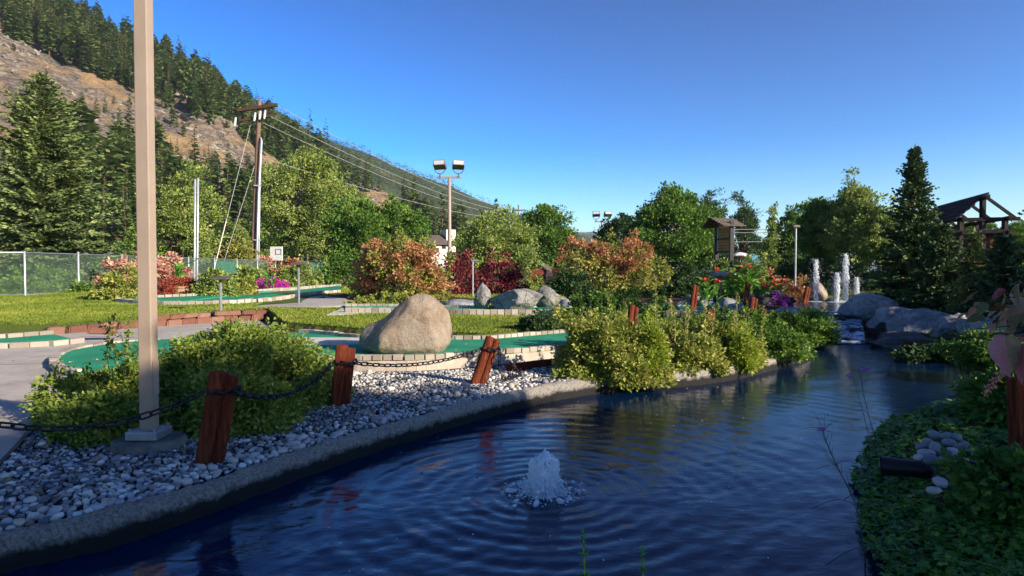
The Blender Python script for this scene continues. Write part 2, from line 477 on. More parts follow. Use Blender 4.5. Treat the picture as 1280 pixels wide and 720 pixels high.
co = k.coord((1, 1.6, 1)); k.bump(k.math('ADD', k.noise(co, 9, 3, .55), k.math('MULTIPLY', k.noise(co, 34, 2), .3)), .16, .02)
WATER = k.m
m = MB(); m.add(P[use], rm[F]); tag(m.build('pond_water', WATER, smooth=True), kind='structure')

# ---- upper pool and the cascade, ruffled and foaming
k = NT("cascade_water"); co = k.coord()
fo = k.ramp(k.noise(co, 4.5, 6, .72, 1.2), [(.44, 0.0), (.60, 1.0)])
k.col(k.mix(fo, (.006, .02, .045), (.62, .68, .78))); k.set(.08, .5)
k.l.new(k.ramp(fo, [(0, .06), (1, .6)]), k.b.inputs['Roughness'])
k.bump(k.noise(co, 9, 5, .6), .6, .05); CASCADE = k.m
m = MB()
gu = np.linspace(0, 1, 26); gv = np.linspace(0, 1, 34); U, V = np.meshgrid(gu, gv, indexing='ij')
Pq = (C0 * (1 - U[..., None]) + C1 * U[..., None]) * (1 - V[..., None]) + (C3 * (1 - U[..., None]) + C2 * U[..., None]) * V[..., None]
Pq = Pq.reshape(-1, 3)
ex = (Pq - Pq.mean(0)); Pq[:, 0] += ex[:, 0] * .12
st = V.ravel() * 4; Pq[:, 2] = WZ + .02 + (PZ - WZ - .02) * (np.floor(st) + sst(.55, 1, st % 1)) / 4 + .05 * fbm(Pq * 3, 3, 5) * np.sin(math.pi * np.clip(V.ravel(), .02, 1))
i = (np.arange(25)[:, None] * 34 + np.arange(33)[None]).ravel()
m.add(Pq, np.stack([i, i + 34, i + 35, i + 1], 1))
tag(m.build('stream_water', CASCADE, smooth=True), kind='structure')
m = MB(); gxx = np.linspace(POOL[:, 0].min() - .3, POOL[:, 0].max() + .3, 90); gyy = np.linspace(POOL[:, 1].min() - .3, POOL[:, 1].max() + .3, 90)
X, Y = np.meshgrid(gxx, gyy); Pp = np.c_[X.ravel(), Y.ravel(), PZ + .014 * fbm(np.c_[X.ravel() * 3, Y.ravel() * 3, 0 * X.ravel()], 3, 9)]
i = (np.arange(89)[:, None] * 90 + np.arange(89)[None]).ravel(); F = np.stack([i, i + 1, i + 91, i + 90], 1)
F = F[sd_poly(Pp[F].mean(1), POOL) < .15]
k = NT("pool_water"); co = k.coord(); fo = k.ramp(k.noise(co, 2.2, 6, .75, .8), [(.55, 0.0), (.72, 1.0)])
k.col(k.mix(fo, (.01, .025, .045), (.5, .55, .62))); k.set(.1, .5); k.bump(k.noise(co, 7, 4), .45, .05)
m.add(Pp, F); tag(m.build('pool_water', k.m, smooth=True), kind='structure')

# ---- kerb along the pond
kp = resample(catmull(LB, 14), .045); n = len(kp)
tg = np.gradient(kp, axis=0); tg /= np.linalg.norm(tg, axis=1)[:, None]
nrm = np.c_[-tg[:, 1], tg[:, 0], 0 * tg[:, 0]]
prof = np.array([(.02, -.75), (.005, -.25), (0, -.17), (.0, -.09), (.004, -.03), (.02, .012), (.05, .034), (.09, .042), (.12, .042), (.15, .028), (.17, -.01), (.185, -.12)])
Q = kp[:, None] * (1, 1, 0) + nrm[:, None] * prof[None, :, 0, None] + np.array((0, 0, 1.0)) * prof[None, :, 1, None]
Q = Q.reshape(-1, 3); nz = fbm(Q * 9, 4, 51) * .012 + fbm(Q * 30, 3, 52) * .011 + fbm(Q * 1.5, 2, 53) * .012
Q[:, 2] += nz; Q[:, :2] += np.repeat(nrm, len(prof), 0)[:, :2] * (fbm(Q * 11, 3, 57) * .012)[:, None]
k_ = len(prof); i = (np.arange(n - 1)[:, None] * k_ + np.arange(k_ - 1)[None]).ravel()
k = NT("kerb_concrete"); co = k.coord()
c = k.ramp(k.noise(co, 38, 8, .85), [(.33, (.05, .048, .045)), (.5, (.42, .375, .32)), (.66, (.76, .69, .60))])
sx = k.new('SeparateXYZ'); k.link(k.pos(), sx.inputs[0])
wet = k.ramp(k.math('ADD', sx.outputs[2], k.math('MULTIPLY', k.noise(co, 9, 7, .75), .16)), [(.0, 1.0), (.055, 0.0)])
c = k.mix(wet, c, (.028, .027, .024)); k.col(c); k.set(.85, .3); k.bump(k.noise(co, 55, 7, .8), 1.0, .06)
m = MB(); m.add(Q, np.stack([i, i + k_, i + k_ + 1, i + 1], 1)); tag(m.build('kerb', k.m, smooth=True), kind='structure')

# ---- pebbles of the gravel bed
PEB = [(0, (.03, .033, .04)), (.2, (.09, .10, .12)), (.4, (.21, .22, .24)), (.56, (.34, .30, .26)), (.74, (.20, .125, .085)), (.86, (.50, .49, .48)), (1, (.72, .70, .67))]
PEBW = [(0, (.10, .11, .125)), (.18, (.31, .31, .32)), (.5, (.56, .54, .50)), (.78, (.46, .38, .30)), (1, (.70, .68, .64))]
PM, PMW = isl_random("pebble_mixed", PEB, .6), isl_random("pebble_pale", PEBW, .55)
OPM, OPM2 = obj_random("pebble_single", PEBW, .55), obj_random("pebble_single_mixed", PEB, .6)
gp = thing('gravel_bed', None, None, (-2, 5.5, 0)); tag(gp, kind='structure')
def pebbles():
    n = 230000
    P = np.c_[rng.uniform(-6, 7, n), rng.uniform(2, 13.5, n), np.zeros(n)]
    d = sd_poly(P, GRAV); dk = sd_poly(P, POND)
    P, dk = P[(d < -.01) & (dk > .18)], dk[(d < -.01) & (dk > .18)]
    pxp = 640 + FPX * P[:, 0] / P[:, 1]; keep = (pxp > -120) & (pxp < 1050); P, dk = P[keep], dk[keep]
    dk = dk - .17
    size = np.exp(rng.normal(0, .24, len(P))) * (.0150 + .0085 * np.exp(-dk / .30) + .003 * sst(6, 9, P[:, 1]))
    big = rng.random(len(P)) < .006; size[big] *= rng.uniform(1.5, 2.5, big.sum()); size = np.clip(size, .009, .065)
    # thin out by a coarse poisson pass so that stones sit beside and on each other, not in each other
    o = np.argsort(-size); P, dk, size = P[o], dk[o], size[o]
    cell = .04; grid = {}; keep = []
    for q in range(len(P)):
        x, y, s = P[q, 0], P[q, 1], size[q]; cx, cy = int(x // cell), int(y // cell); okk = True
        for a in range(cx - 3, cx + 4):
            for b in range(cy - 3, cy + 4):
                for (x2, y2, s2) in grid.get((a, b), ()):
                    if (x - x2) ** 2 + (y - y2) ** 2 < (.74 * (s + s2)) ** 2: okk = False; break
                if not okk: break
            if not okk: break
        if okk: grid.setdefault((cx, cy), []).append((x, y, s)); keep.append(q)
    P, dk, size = P[keep], dk[keep], size[keep]; n = len(P)
    asp = rng.uniform(.72, 1.35, n); flat = rng.uniform(.45, .78, n); yaw = rng.uniform(0, 6.28, n)
    M = rotz(yaw) @ rotx(rng.normal(0, .3, n)) @ (np.eye(3)[None] * np.stack([size * asp, size / asp ** .5, size * flat], -1)[:, None, :])
    P[:, 2] = .012 + size * flat * rng.uniform(.3, .9, n) + .03 * (fbm(P * 1.1, 3, 77) * .5 + .5) * sst(.1, .6, dk)
    appar = size / P[:, 1]; order = np.argsort(-appar); top = order[:290]; rest = order[290:]
    shapes = []
    for q in range(6):
        v = ICO[2][0].copy(); v *= 1 + .22 * fbm(v * .9 + q * 11, 2, 60 + q)[:, None]; v = np.sign(v) * np.abs(v) ** .92; shapes.append((v, ICO[2][1]))
    mes, mes2 = [], []
    for q, (v, f) in enumerate(shapes):
        b = MB(); b.add(v, f); mes.append(make_mesh('pebble', b, (0, 0, 0), OPM, True)); mes2.append(make_mesh('pebble', b, (0, 0, 0), OPM2, True))
    for q in top:
        linked('pebble', (mes if rng.random() < .35 + .6 * math.exp(-dk[q] / .45) else mes2)[q % 6], gp, P[q], (rng.normal(0, .25), rng.normal(0, .25), yaw[q]), (size[q] * asp[q], size[q] / asp[q] ** .5, size[q] * flat[q]))
    pale = (rng.random(n) < (.08 + .80 * np.exp(-dk / .40))) | ((P[:, 1] > 8) & (rng.random(n) < .5))
    for sel, mt in ((pale, PMW), (~pale, PM)):
        b = MB()
        for q in range(6):
            ids = [r for r in rest if sel[r] and r % 6 == q]
            near = [r for r in ids if P[r, 1] < 5.2]; fr = [r for r in ids if P[r, 1] >= 5.2]
            v1 = ICO[1][0] * (1 + .2 * fbm(ICO[1][0] * .9 + q * 11, 2, 60 + q)[:, None])
            v2 = shapes[q][0]
            if near: stamp(b, v2, ICO[2][1], M[near], P[near])
            if fr: stamp(b, v1, ICO[1][1], M[fr], P[fr])
        tag(b.build('pebbles', mt, gp, smooth=True), kind='stuff')
pebbles()

# ---- concrete path with a dark edge strip and score lines
k = NT("path_concrete"); co = k.coord()
c = k.ramp(k.noise(co, 1.3, 8, .75), [(.3, (.30, .26, .22)), (.7, (.52, .465, .40))]); c = k.mix(.3, c, k.ramp(k.noise(co, 90, 4, .8), [(.3, .45), (.7, 1.0)]), 'MULTIPLY')
k.col(c); k.set(.85, .25); k.bump(k.noise(co, 120, 4), .3, .004); CONC = k.m
m = MB(); m.prism(PATH, -.2, .035); tag(m.build('path', CONC), kind='structure')
def strip(mb, pts, w, z0, z1):
    pts = np.asarray(pts, float)[:, :2]
    for a, b in zip(pts[:-1], pts[1:]):
        mb.bar((a[0], a[1], (z0 + z1) / 2), (b[0], b[1], (z0 + z1) / 2), w, z1 - z0)
BLACKRUB = solid("edging_rubber", (.03, .03, .035), .6)
m = MB(); strip(m, catmull([gz(x, y, .03) for x, y in [(-60, 625), (-10, 590), (20, 561), (48, 527), (75, 498), (110, 483)]], 6), .035, -.1, .055)
tag(m.build('path_edging', BLACKRUB), kind='structure')
DARKJ = solid("path_joint_dirt", (.1, .088, .075), .9)
m = MB()
for a, b in (((0, 456), (66, 454)), ((100, 420), (230, 424)), ((20, 500), (72, 500)), ((355, 424), (360, 416))):
    A_, B_ = gz(*a, .038), gz(*b, .038); m.bar(A_, B_, .014, .004)
tag(m.build('path_joint', DARKJ), kind='structure')

# ================================================================== MINI GOLF HOLES, WALLS, BRICKS
k = NT("green_carpet"); co = k.coord()
c = k.ramp(k.noise(co, .8, 6, .7), [(.3, (.016, .19, .095)), (.7, (.045, .32, .18))]); c = k.mix(.25, c, k.ramp(k.noise(co, 160, 3), [(.3, .4), (.7, 1.0)]), 'MULTIPLY')
c = k.mix(k.ramp(k.noise(co, 5, 5), [(.55, 0.0), (.8, .7)]), c, (.07, .13, .05)); k.col(c); k.set(.9, .1); k.bump(k.noise(co, 200, 3), .4, .004); CARPET = k.m
BRK = obj_random("pale_edging_brick", [(0, (.26, .21, .165)), (.5, (.40, .34, .27)), (1, (.52, .45, .36))], .9)
BRKI = isl_random("pale_edging_brick_far", [(0, (.26, .21, .165)), (.5, (.40, .34, .27)), (1, (.52, .45, .36))], .9, 12)
RBRK = obj_random("red_wall_block", [(0, (.13, .055, .035)), (.5, (.20, .085, .055)), (1, (.25, .14, .10))], .92, .8)
WALLC = speckle("wall_render", [(.3, (.34, .285, .225)), (.7, (.52, .45, .365))], 3, .9, 40, .4, .006)
def brick_mesh(name, mat, rough=0.0, seed=0, bw=.07):
    b = bmesh.new(); bmesh.ops.create_cube(b, size=1.0)
    bmesh.ops.bevel(b, geom=b.edges[:], offset=.09 if rough else bw, segments=2 if rough else 1, affect='EDGES')
    if rough:
        for v in b.verts: v.co += v.co * float(fbm(np.array([v.co[:]]) * 2.2 + seed * 5, 2, seed)[0]) * rough
    me = bpy.data.meshes.new(name); b.to_mesh(me); b.free(); me.materials.append(mat)
    return me
def brick_row(parent, pts, L, w, h, z, mes, gap=.012, jit=.006, name='brick'):
    pts = np.asarray(pts, float)[:, :2]
    p = resample(np.c_[pts, 0 * pts[:, 0]], L)
    for q in range(len(p) - 1):
        a, b = p[q], p[q + 1]; d = b - a; yaw = math.atan2(d[1], d[0]); c = (a + b) / 2; l = np.linalg.norm(d)
        linked(name, mes[rng.integers(len(mes))], parent, (c[0] + rng.normal(0, jit), c[1] + rng.normal(0, jit), z + h / 2 + rng.normal(0, jit * .6)), (rng.normal(0, .012), rng.normal(0, .012), yaw + rng.normal(0, .02)), (l - gap, w * rng.uniform(.94, 1.05), h))
def bricks_joined(mb, pts, L, w, h, zf, gap=.02):
    pts = np.asarray(pts, float)[:, :2]; p = resample(np.c_[pts, 0 * pts[:, 0]], L)
    for a, b in zip(p[:-1], p[1:]):
        d = (b - a); l = np.linalg.norm(d); d /= l; c = (a + b) / 2; z = zf(c) + rng.normal(0, .004)
        M = np.array([[d[0], -d[1], 0], [d[1], d[0], 0], [0, 0, 1]])
        mb.box((c[0], c[1], z + h / 2), (l - gap, w, h), M)
BM = [brick_mesh('brick', BRK, 0, q, .06) for q in range(3)]
RBM = [brick_mesh('brick', RBRK, .16, q) for q in range(4)]

# --- the long hole with the boulder on it
NEAR = np.array([gz(x, y, .17) for x, y in [(101, 463), (160, 466), (260, 462), (390, 450), (460, 450), (520, 449.5), (580, 446), (640, 441), (700, 436), (765, 427), (830, 420)]])
FARE = np.array([gz(x, y, .12) for x, y in [(84, 437), (110, 432), (150, 427), (225, 423.5), (300, 423), (375, 420)]] + [gz(x, y, .22) for x, y in [(450, 420.5), (520, 421.5), (600, 422.5), (650, 419), (700, 415), (780, 410), (850, 408)]])
TIP = np.array([gz(x, y, .12) for x, y in [(101, 463), (84, 460.5), (72, 456), (67, 450), (71, 443), (84, 437)]])
HOLE = np.r_[NEAR[::-1], TIP[1:-1], FARE]
def zA(x): return .10 + .10 * sst(-6.5, -3.6, x)
hA = thing('putting_green', 'long green golf hole carrying the big tan boulder, edged in pale bricks', 'golf hole', (-2, 11, 0))
m = MB(); m.prism(HOLE, -.1, zA(HOLE[::1, 0]) if True else 0); m.build('carpet', CARPET, hA)
tipc = catmull(TIP, 6); ex = catmull(NEAR, 5)
brick_row(hA, tipc, .155, .14, .10, .035, BM)
far_c = catmull(FARE, 5)
i0 = np.argmin(np.abs(far_c[:, 0] + 4.7))
brick_row(hA, far_c[:i0], .24, .12, .09, .05, BM)
b = MB(); bricks_joined(b, far_c[i0:], .17, .11, .10, lambda c: .17); tag(b.build('brick_edging', BRKI, hA), kind='stuff')
lo = ex[ex[:, 0] < -3.3]; brick_row(hA, lo, .155, .12, .10, .04, BM)
hi = ex[ex[:, 0] >= -3.3]; brick_row(hA, hi, .158, .11, .085, .165, BM)
b = MB(); 
for a_, b_ in zip(hi[:-1], hi[1:]): b.bar((a_[0], a_[1], -.02), (b_[0], b_[1], -.02), .10, .362)
b.build('concrete_wall', WALLC, hA)
PATCHM = solid("cream_patch", (.52, .47, .40), .9)  # cream colour for the pale patches laid on two of the greens
m = MB(); m.prism([gz(x, y, .212) for x, y in [(368, 428), (372, 421), (450, 421.5), (453, 427.5), (420, 428.5)]], .1, .2045); m.build('pale_patch', PATCHM, hA)

# --- strip at the far left
sN = [gz(x, y, .06) for x, y in [(-260, 438), (0, 434), (62, 431.5), (103, 427)]]
sF = [gz(x, y, .06) for x, y in [(-260, 428), (0, 423), (66, 417.5)]]
hB = thing('putting_green', 'narrow green golf strip between pale bricks at the left edge of the path', 'golf hole', (-12, 14, .05))
m = MB(); m.prism(np.r_[sN, sF[::-1]], -.1, .062); m.build('carpet', CARPET, hB)
brick_row(hB, sN, .33, .15, .11, .035, BM, .02); brick_row(hB, sF, .33, .15, .11, .04, BM, .02)

# --- red block wall between the path and the lawn
rw = thing('retaining_wall', 'low wall of rough red blocks between the concrete path and the lawn', 'garden wall', (-9, 17, 0))
w1 = [gz(x, y, .0) for x, y in [(57, 420), (100, 417), (130, 414), (200, 409), (260, 405), (330, 401)]]
brick_row(rw, w1, .42, .26, .20, .02, RBM, .015, .02)
w2 = [gz(x, y, .0) + (.03, .1, 0) for x, y in [(186, 410), (260, 405), (330, 401)]]
brick_row(rw, w2, .42, .24, .13, .215, RBM, .02, .02)
linked('brick', RBM[0], rw, gz(128, 412, .27), (0, .05, .3), (.5, .26, .17))

# --- back holes
zl = lambda p: T1(p[0], p[1])
cN = [gT(x, y) for x, y in [(147, 378), (205, 381.5), (300, 379.5), (350, 375), (385, 369), (425, 366)]]
cF = [gT(x, y) for x, y in [(150, 374.5), (205, 373.5), (250, 371), (300, 366.5), (345, 364), (425, 358)]]
hC = thing('putting_green', 'curved green golf hole in the lawn in front of the flower barrel', 'golf hole', (cN[1][0], cN[1][1] + 1, zl(cN[1])))
HC = np.array(cN + cF[::-1]); m = MB(); m.prism(HC, -.1, np.array([zl(p) + .06 for p in HC])); m.build('carpet', CARPET, hC)
b = MB(); bricks_joined(b, catmull(cN, 4), .26, .16, .14, zl); bricks_joined(b, catmull(cF, 4), .26, .16, .16, zl); bricks_joined(b, [cN[0], cF[0]], .26, .16, .14, zl); tag(b.build('brick_edging', BRKI, hC), kind='stuff')
m = MB(); m.prism([gT(x, y) for x, y in [(262, 380), (330, 373), (345, 374.5), (300, 379)]], .2, .57 if False else np.array([zl(gT(x, y)) + .068 for x, y in [(262, 380), (330, 373), (345, 374.5), (300, 379)]])); m.build('pale_patch', PATCHM, hC)
PAD = np.array([gT(x, y) for x, y in [(318, 383.5), (345, 376), (385, 370.5), (402, 370), (432, 376), (446, 384), (400, 385)]])
m = MB(); m.prism(PAD, -.1, np.array([zl(p) + .02 for p in PAD])); tag(m.build('pavement', CONC), kind='structure')
SANDP = np.array([gT(x, y) for x, y in [(408, 394.5), (428, 386), (455, 386), (460, 388), (440, 394)]])
PALE = speckle("pale_gravel", [(.3, (.4, .35, .29)), (.7, (.6, .55, .47))], 14, .9, 60, .8, .02)
m = MB(); m.prism(SANDP, -.1, np.array([zl(p) + .025 for p in SANDP])); tag(m.build('gravel_patch', PALE), kind='structure')
dN = [gT(x, y) for x, y in [(432, 391.5), (500, 392), (600, 394), (700, 394), (780, 396), (880, 396)]]
dF = [gT(x, y) for x, y in [(432, 385), (500, 385), (600, 387.5), (700, 386), (780, 385.5), (880, 384)]]
hD = thing('putting_green', 'straight green golf hole beyond the lawn in front of the grey boulders', 'golf hole', (dN[2][0], dN[2][1] + .5, zl(dN[2])))
HD = np.array(dN + dF[::-1]); m = MB(); m.prism(HD, -.1, np.array([zl(p) + .05 for p in HD])); m.build('carpet', CARPET, hD)
b = MB(); bricks_joined(b, catmull(dN, 4), .2, .13, .16, zl); bricks_joined(b, catmull(dF, 4), .2, .13, .13, zl); tag(b.build('brick_edging', BRKI, hD), kind='stuff')
MULCH = np.array([gT(x, y) for x, y in [(398, 373), (440, 378), (448, 386), (590, 386), (590, 374), (500, 366), (430, 368)]])
m = MB(); m.prism(MULCH, -.1, np.array([zl(p) + .03 for p in MULCH])); tag(m.build('mulch_bed', SOIL), kind='structure')
GREENS = [HC, HD, PAD, HOLE]; BEDS = [MULCH, SANDP]
grass_blades()
# ================================================================== HILLS
def cliff_mat(name, far=0):
    k = NT(name); co = k.pos(); 
    sc = 1.0 if not far else .35
    grass = k.ramp(k.noise(co, .09 * sc, 6, .7), [(.3, (.22, .14, .07)), (.5, (.40, .265, .14)), (.7, (.50, .36, .21))])
    rock = k.ramp(k.noise(co, .5 * sc, 9, .8), [(.32, (.07, .058, .05)), (.48, (.24, .19, .15)), (.68, (.44, .37, .30))])
    f = k.ramp(k.noise(co, .045 * sc, 7, .68, .6), [(.44, 0.0), (.54, 1.0)])
    c = k.mix(f, grass, rock)
    vo = k.new('TexVoronoi', feature='DISTANCE_TO_EDGE'); vo.inputs['Scale'].default_value = .16 * sc; mpv = k.new('Mapping'); mpv.inputs['Scale'].default_value = (1, 1, 2.2); wv = k.new('TexNoise'); wv.inputs['Scale'].default_value = .4; wv.inputs['Detail'].default_value = 5; k.link(co, wv.inputs['Vector']); va = k.new('VectorMath', operation='MULTIPLY_ADD'); k.link(wv.outputs['Color'], va.inputs[0]); va.inputs[1].default_value = (5, 5, 5); k.link(co, va.inputs[2]); k.link(va.outputs[0], mpv.inputs[0]); k.link(mpv.outputs[0], vo.inputs['Vector'])
    c = k.mix(k.math('MULTIPLY', f, k.ramp(vo.outputs['Distance'], [(.0, .75), (.10, 0.0)])), c, (.05, .042, .038))
    dots = k.ramp(k.noise(co, .22 * sc, 3, .6), [(.60, 0.0), (.68, 1.0)])
    c = k.mix(k.math('MULTIPLY', dots, .8), c, (.075, .075, .028))
    k.col(c); k.set(.95, .1)
    k.bump(k.math('ADD', k.noise(co, .5 * sc, 8, .75), k.math('MULTIPLY', f, .25)), 1.0, 3.0 if not far else 6)
    return k.m
def hill_sheet(name, pxk, pyk, Dtop, Dbase, pxs, nv, mat, pbase=336, pw=1.1, amp=4, seed=0, back=1.5):
    nu = len(pxs); sk = np.interp(pxs, pxk, pyk); dt = np.interp(pxs, pxk, Dtop); db = np.interp(pxs, pxk, Dbase)
    v = np.linspace(0, 1, nv)
    D = db[:, None] + (dt - db)[:, None] * v[None]
    ztop = CAMZ + (338.9 - sk) / FPX * dt
    Z = -.5 + (ztop[:, None] + .5) * (v[None] ** pw)
    X = (pxs[:, None] - 640) / FPX * D
    P = np.stack([X, D, Z], -1)
    e = np.sin(math.pi * np.clip(v, 0, 1))[None] * .8 + .35 * v[None]
    q = P.reshape(-1, 3)
    dz = (amp * fbm(q / (amp * 9), 4, 70 + seed) + amp * .7 * np.abs(fbm(q / (amp * 4), 4, 75 + seed))).reshape(nu, nv) * e
    P[..., 2] += dz
    cols = [P]
    for s in (.12, .35, .8):          # the far side of the ridge
        B = P[:, -1].copy(); B[:, :2] *= (1 + s * back * .5); B[:, 2] = P[:, -1, 2] * (1 - s) - 2 * s; cols.append(B[:, None])
    A = np.concatenate(cols, 1); n2 = A.shape[1]
    i = (np.arange(nu - 1)[:, None] * n2 + np.arange(n2 - 1)[None]).ravel()
    m = MB(); m.add(A.reshape(-1, 3), np.stack([i, i + n2, i + n2 + 1, i + 1], 1))
    tag(m.build(name, mat, smooth=True), kind='structure')
    def f(px, vv):
        iu = np.clip(np.searchsorted(pxs, px) - 1, 0, nu - 2); iv = np.clip((vv * (nv - 1)).astype(int), 0, nv - 2)
        tu = ((px - pxs[iu]) / (pxs[iu + 1] - pxs[iu]))[:, None]; tv = (vv * (nv - 1) - iv)[:, None]
        return (P[iu, iv] * (1 - tu) + P[iu + 1, iv] * tu) * (1 - tv) + (P[iu, iv + 1] * (1 - tu) + P[iu + 1, iv + 1] * tu) * tv
    return f
HK = [-700, -300, -100, 0, 100, 190, 250, 320, 400, 450, 500, 550, 600]
HY = [-330, -230, -120, -42, 26, 72, 98, 148, 194, 220, 250, 290, 333]
hillN = hill_sheet('hillside', HK, HY, [330] * 8 + [320, 300, 280, 265, 258], [110, 95, 92, 95, 100, 110, 118, 130, 165, 190, 215, 240, 250], np.linspace(-700, 600, 260), 110, cliff_mat("dry_hillside"), amp=6.5)
FK = [180, 300, 400, 450, 480, 560, 600, 650, 700, 740, 790]
FY = [46, 112, 172, 190, 204, 231, 251, 270, 286, 299, 325]
k = NT('far_forest_floor'); k.col(k.ramp(k.noise(k.pos(), .012, 7, .7), [(.42, (.035, .052, .022)), (.60, (.06, .075, .03)), (.68, (.24, .18, .10))])); k.set(1, 0); k.bump(k.noise(k.pos(), .12, 6, .8), 1, 6); FARM = k.m
hillF = hill_sheet('hillside', FK, FY, [1000] * 5 + [1050, 1100, 1150, 1200, 1250, 1300], [420] * 4 + [450, 520, 600, 700, 800, 900, 1000], np.linspace(180, 790, 130), 60, FARM, amp=9, seed=5)
DK = [380, 560, 640, 700, 720, 745, 790, 860, 930, 1000, 1120, 1300, 1600]
DY = [270, 276, 284, 289, 291, 291, 296, 303, 312, 318, 314, 300, 290]
k = NT("distant_forest_ridge"); k.col(k.ramp(k.noise(k.pos(), .012, 8, .75), [(.35, (.018, .032, .018)), (.7, (.07, .075, .045))])); k.set(1, 0); k.bump(k.noise(k.pos(), .03, 6, .8), 1, 30)
hill_sheet('mountain', DK, DY, [4200] * 13, [2600] * 13, np.linspace(380, 1600, 200), 30, k.m, amp=28, seed=9)

# ================================================================== TREES
NEEDLE_FAR = leaf_mat("hill_needles", [(0, (.022, .042, .014)), (.45, (.055, .09, .024)), (.8, (.11, .135, .034)), (1, (.22, .16, .06))], .25, .6, .5)
BARKC = solid("conifer_bark", (.13, .075, .05), .95, .1, 0, .4, 9, .6, .02)
BRDARK = solid('dark_branch', (.045, .035, .022), .95, .1, 0, .3, 9, 0)
BARKG = solid("grey_bark", (.16, .13, .105), .95, .1, 0, .4, 9, .6, .02)
def quads(base, d, s, L, w, fold=None):
    """leaf shaped quads: base point, direction, side vector, length, half width"""
    L = np.asarray(L)[:, None]; w = np.asarray(w)[:, None]
    mid = base + d * L * .5
    if fold is not None: mid = mid + fold * L * .12
    return np.stack([base, mid + s * w, base + d * L, mid - s * w], 1)
def addq(mb, q): mb.add(q.reshape(-1, 3), np.arange(len(q) * 4).reshape(-1, 4))
def unit(v): return v / (np.linalg.norm(v, axis=-1, keepdims=True) + 1e-9)
def low_fir(H, Rr, tiers, per, seed, pine=False, bare=.08):
    r = np.random.default_rng(seed); m = MB(); t = MB()
    t.tube([(0, 0, -.6), (0, 0, H * .97)], [H * .016, H * .003], 4, False)
    z = bare * H; bs, ds, ss, Ls, ws = [], [], [], [], []
    for q in range(tiers):
        f = q / (tiers - 1); z = H * (bare + (1 - bare - .02) * f ** .92)
        if pine: prof = (math.sin(math.pi * min(1, f * .82 + .2)) ** .7) * .95 + .05
        else: prof = (1 - f) ** .85 * (1 if f > .06 else .75) + .03
        n = max(3, int(per * (.45 + prof)))
        a = r.uniform(0, 6.28) + np.arange(n) * 6.283 / n + r.normal(0, .25, n)
        L = Rr * prof * r.uniform(.6, 1.2, n)
        el = -.35 + .75 * f + r.normal(0, .12, n)
        d = np.c_[np.cos(a) * np.cos(el), np.sin(a) * np.cos(el), np.sin(el)]
        s = unit(np.c_[-np.sin(a), np.cos(a), r.normal(0, .5, n)])
        bs.append(np.c_[0 * a, 0 * a, np.full(n, z) + r.normal(0, H / tiers * .4, n)] + d * L[:, None] * .08); ds.append(d); ss.append(s); Ls.append(L); ws.append(L * r.uniform(.2, .34, n) + .06)
        # hanging side sprays
        d2 = unit(d + s * r.choice([-1, 1], n)[:, None] * .9 + np.array((0, 0, -.45))); bs.append(bs[-1] + d * (L * r.uniform(.3, .6, n))[:, None]); ds.append(d2); ss.append(unit(np.cross(d2, np.c_[r.normal(0, .4, n), r.normal(0, .4, n), np.ones(n)]))); Ls.append(L * .5); ws.append(L * .17 + .05)
    q_ = quads(np.concatenate(bs), np.concatenate(ds), np.concatenate(ss), np.concatenate(Ls), np.concatenate(ws))
    addq(m, q_); return m, t
def two_mat_mesh(name, m, t, mm, tm):
    j = MB(); n1 = 0
    for s in (m, t):
        base = j.n
        for v in s.v: j.v.append(v); j.n += len(v)
        for f in s.f: j.f.append(f + base)
    n1 = sum(len(f) for f in m.f if f.shape[1] == 4)
    me = make_mesh(name, j, (0, 0, 0), [mm, tm], False)
    mi = np.ones(len(me.polygons), np.int32); mi[:n1] = 0; me.polygons.foreach_set('material_index', mi); return me
PROTO = []
for q, (H, Rr, ti, pe, pine) in enumerate([(14, 2.1, 28, 10, 0), (12, 2.1, 26, 10, 0), (14, 2.7, 24, 11, 1), (11, 2.0, 24, 11, 0), (13, 1.7, 28, 9, 0)]):
    a_, b_ = low_fir(H, Rr, ti, pe, 100 + q, pine, .2 if pine else .05); PROTO.append((two_mat_mesh('hill_conifer', a_, b_, NEEDLE_FAR, BARKC), H))
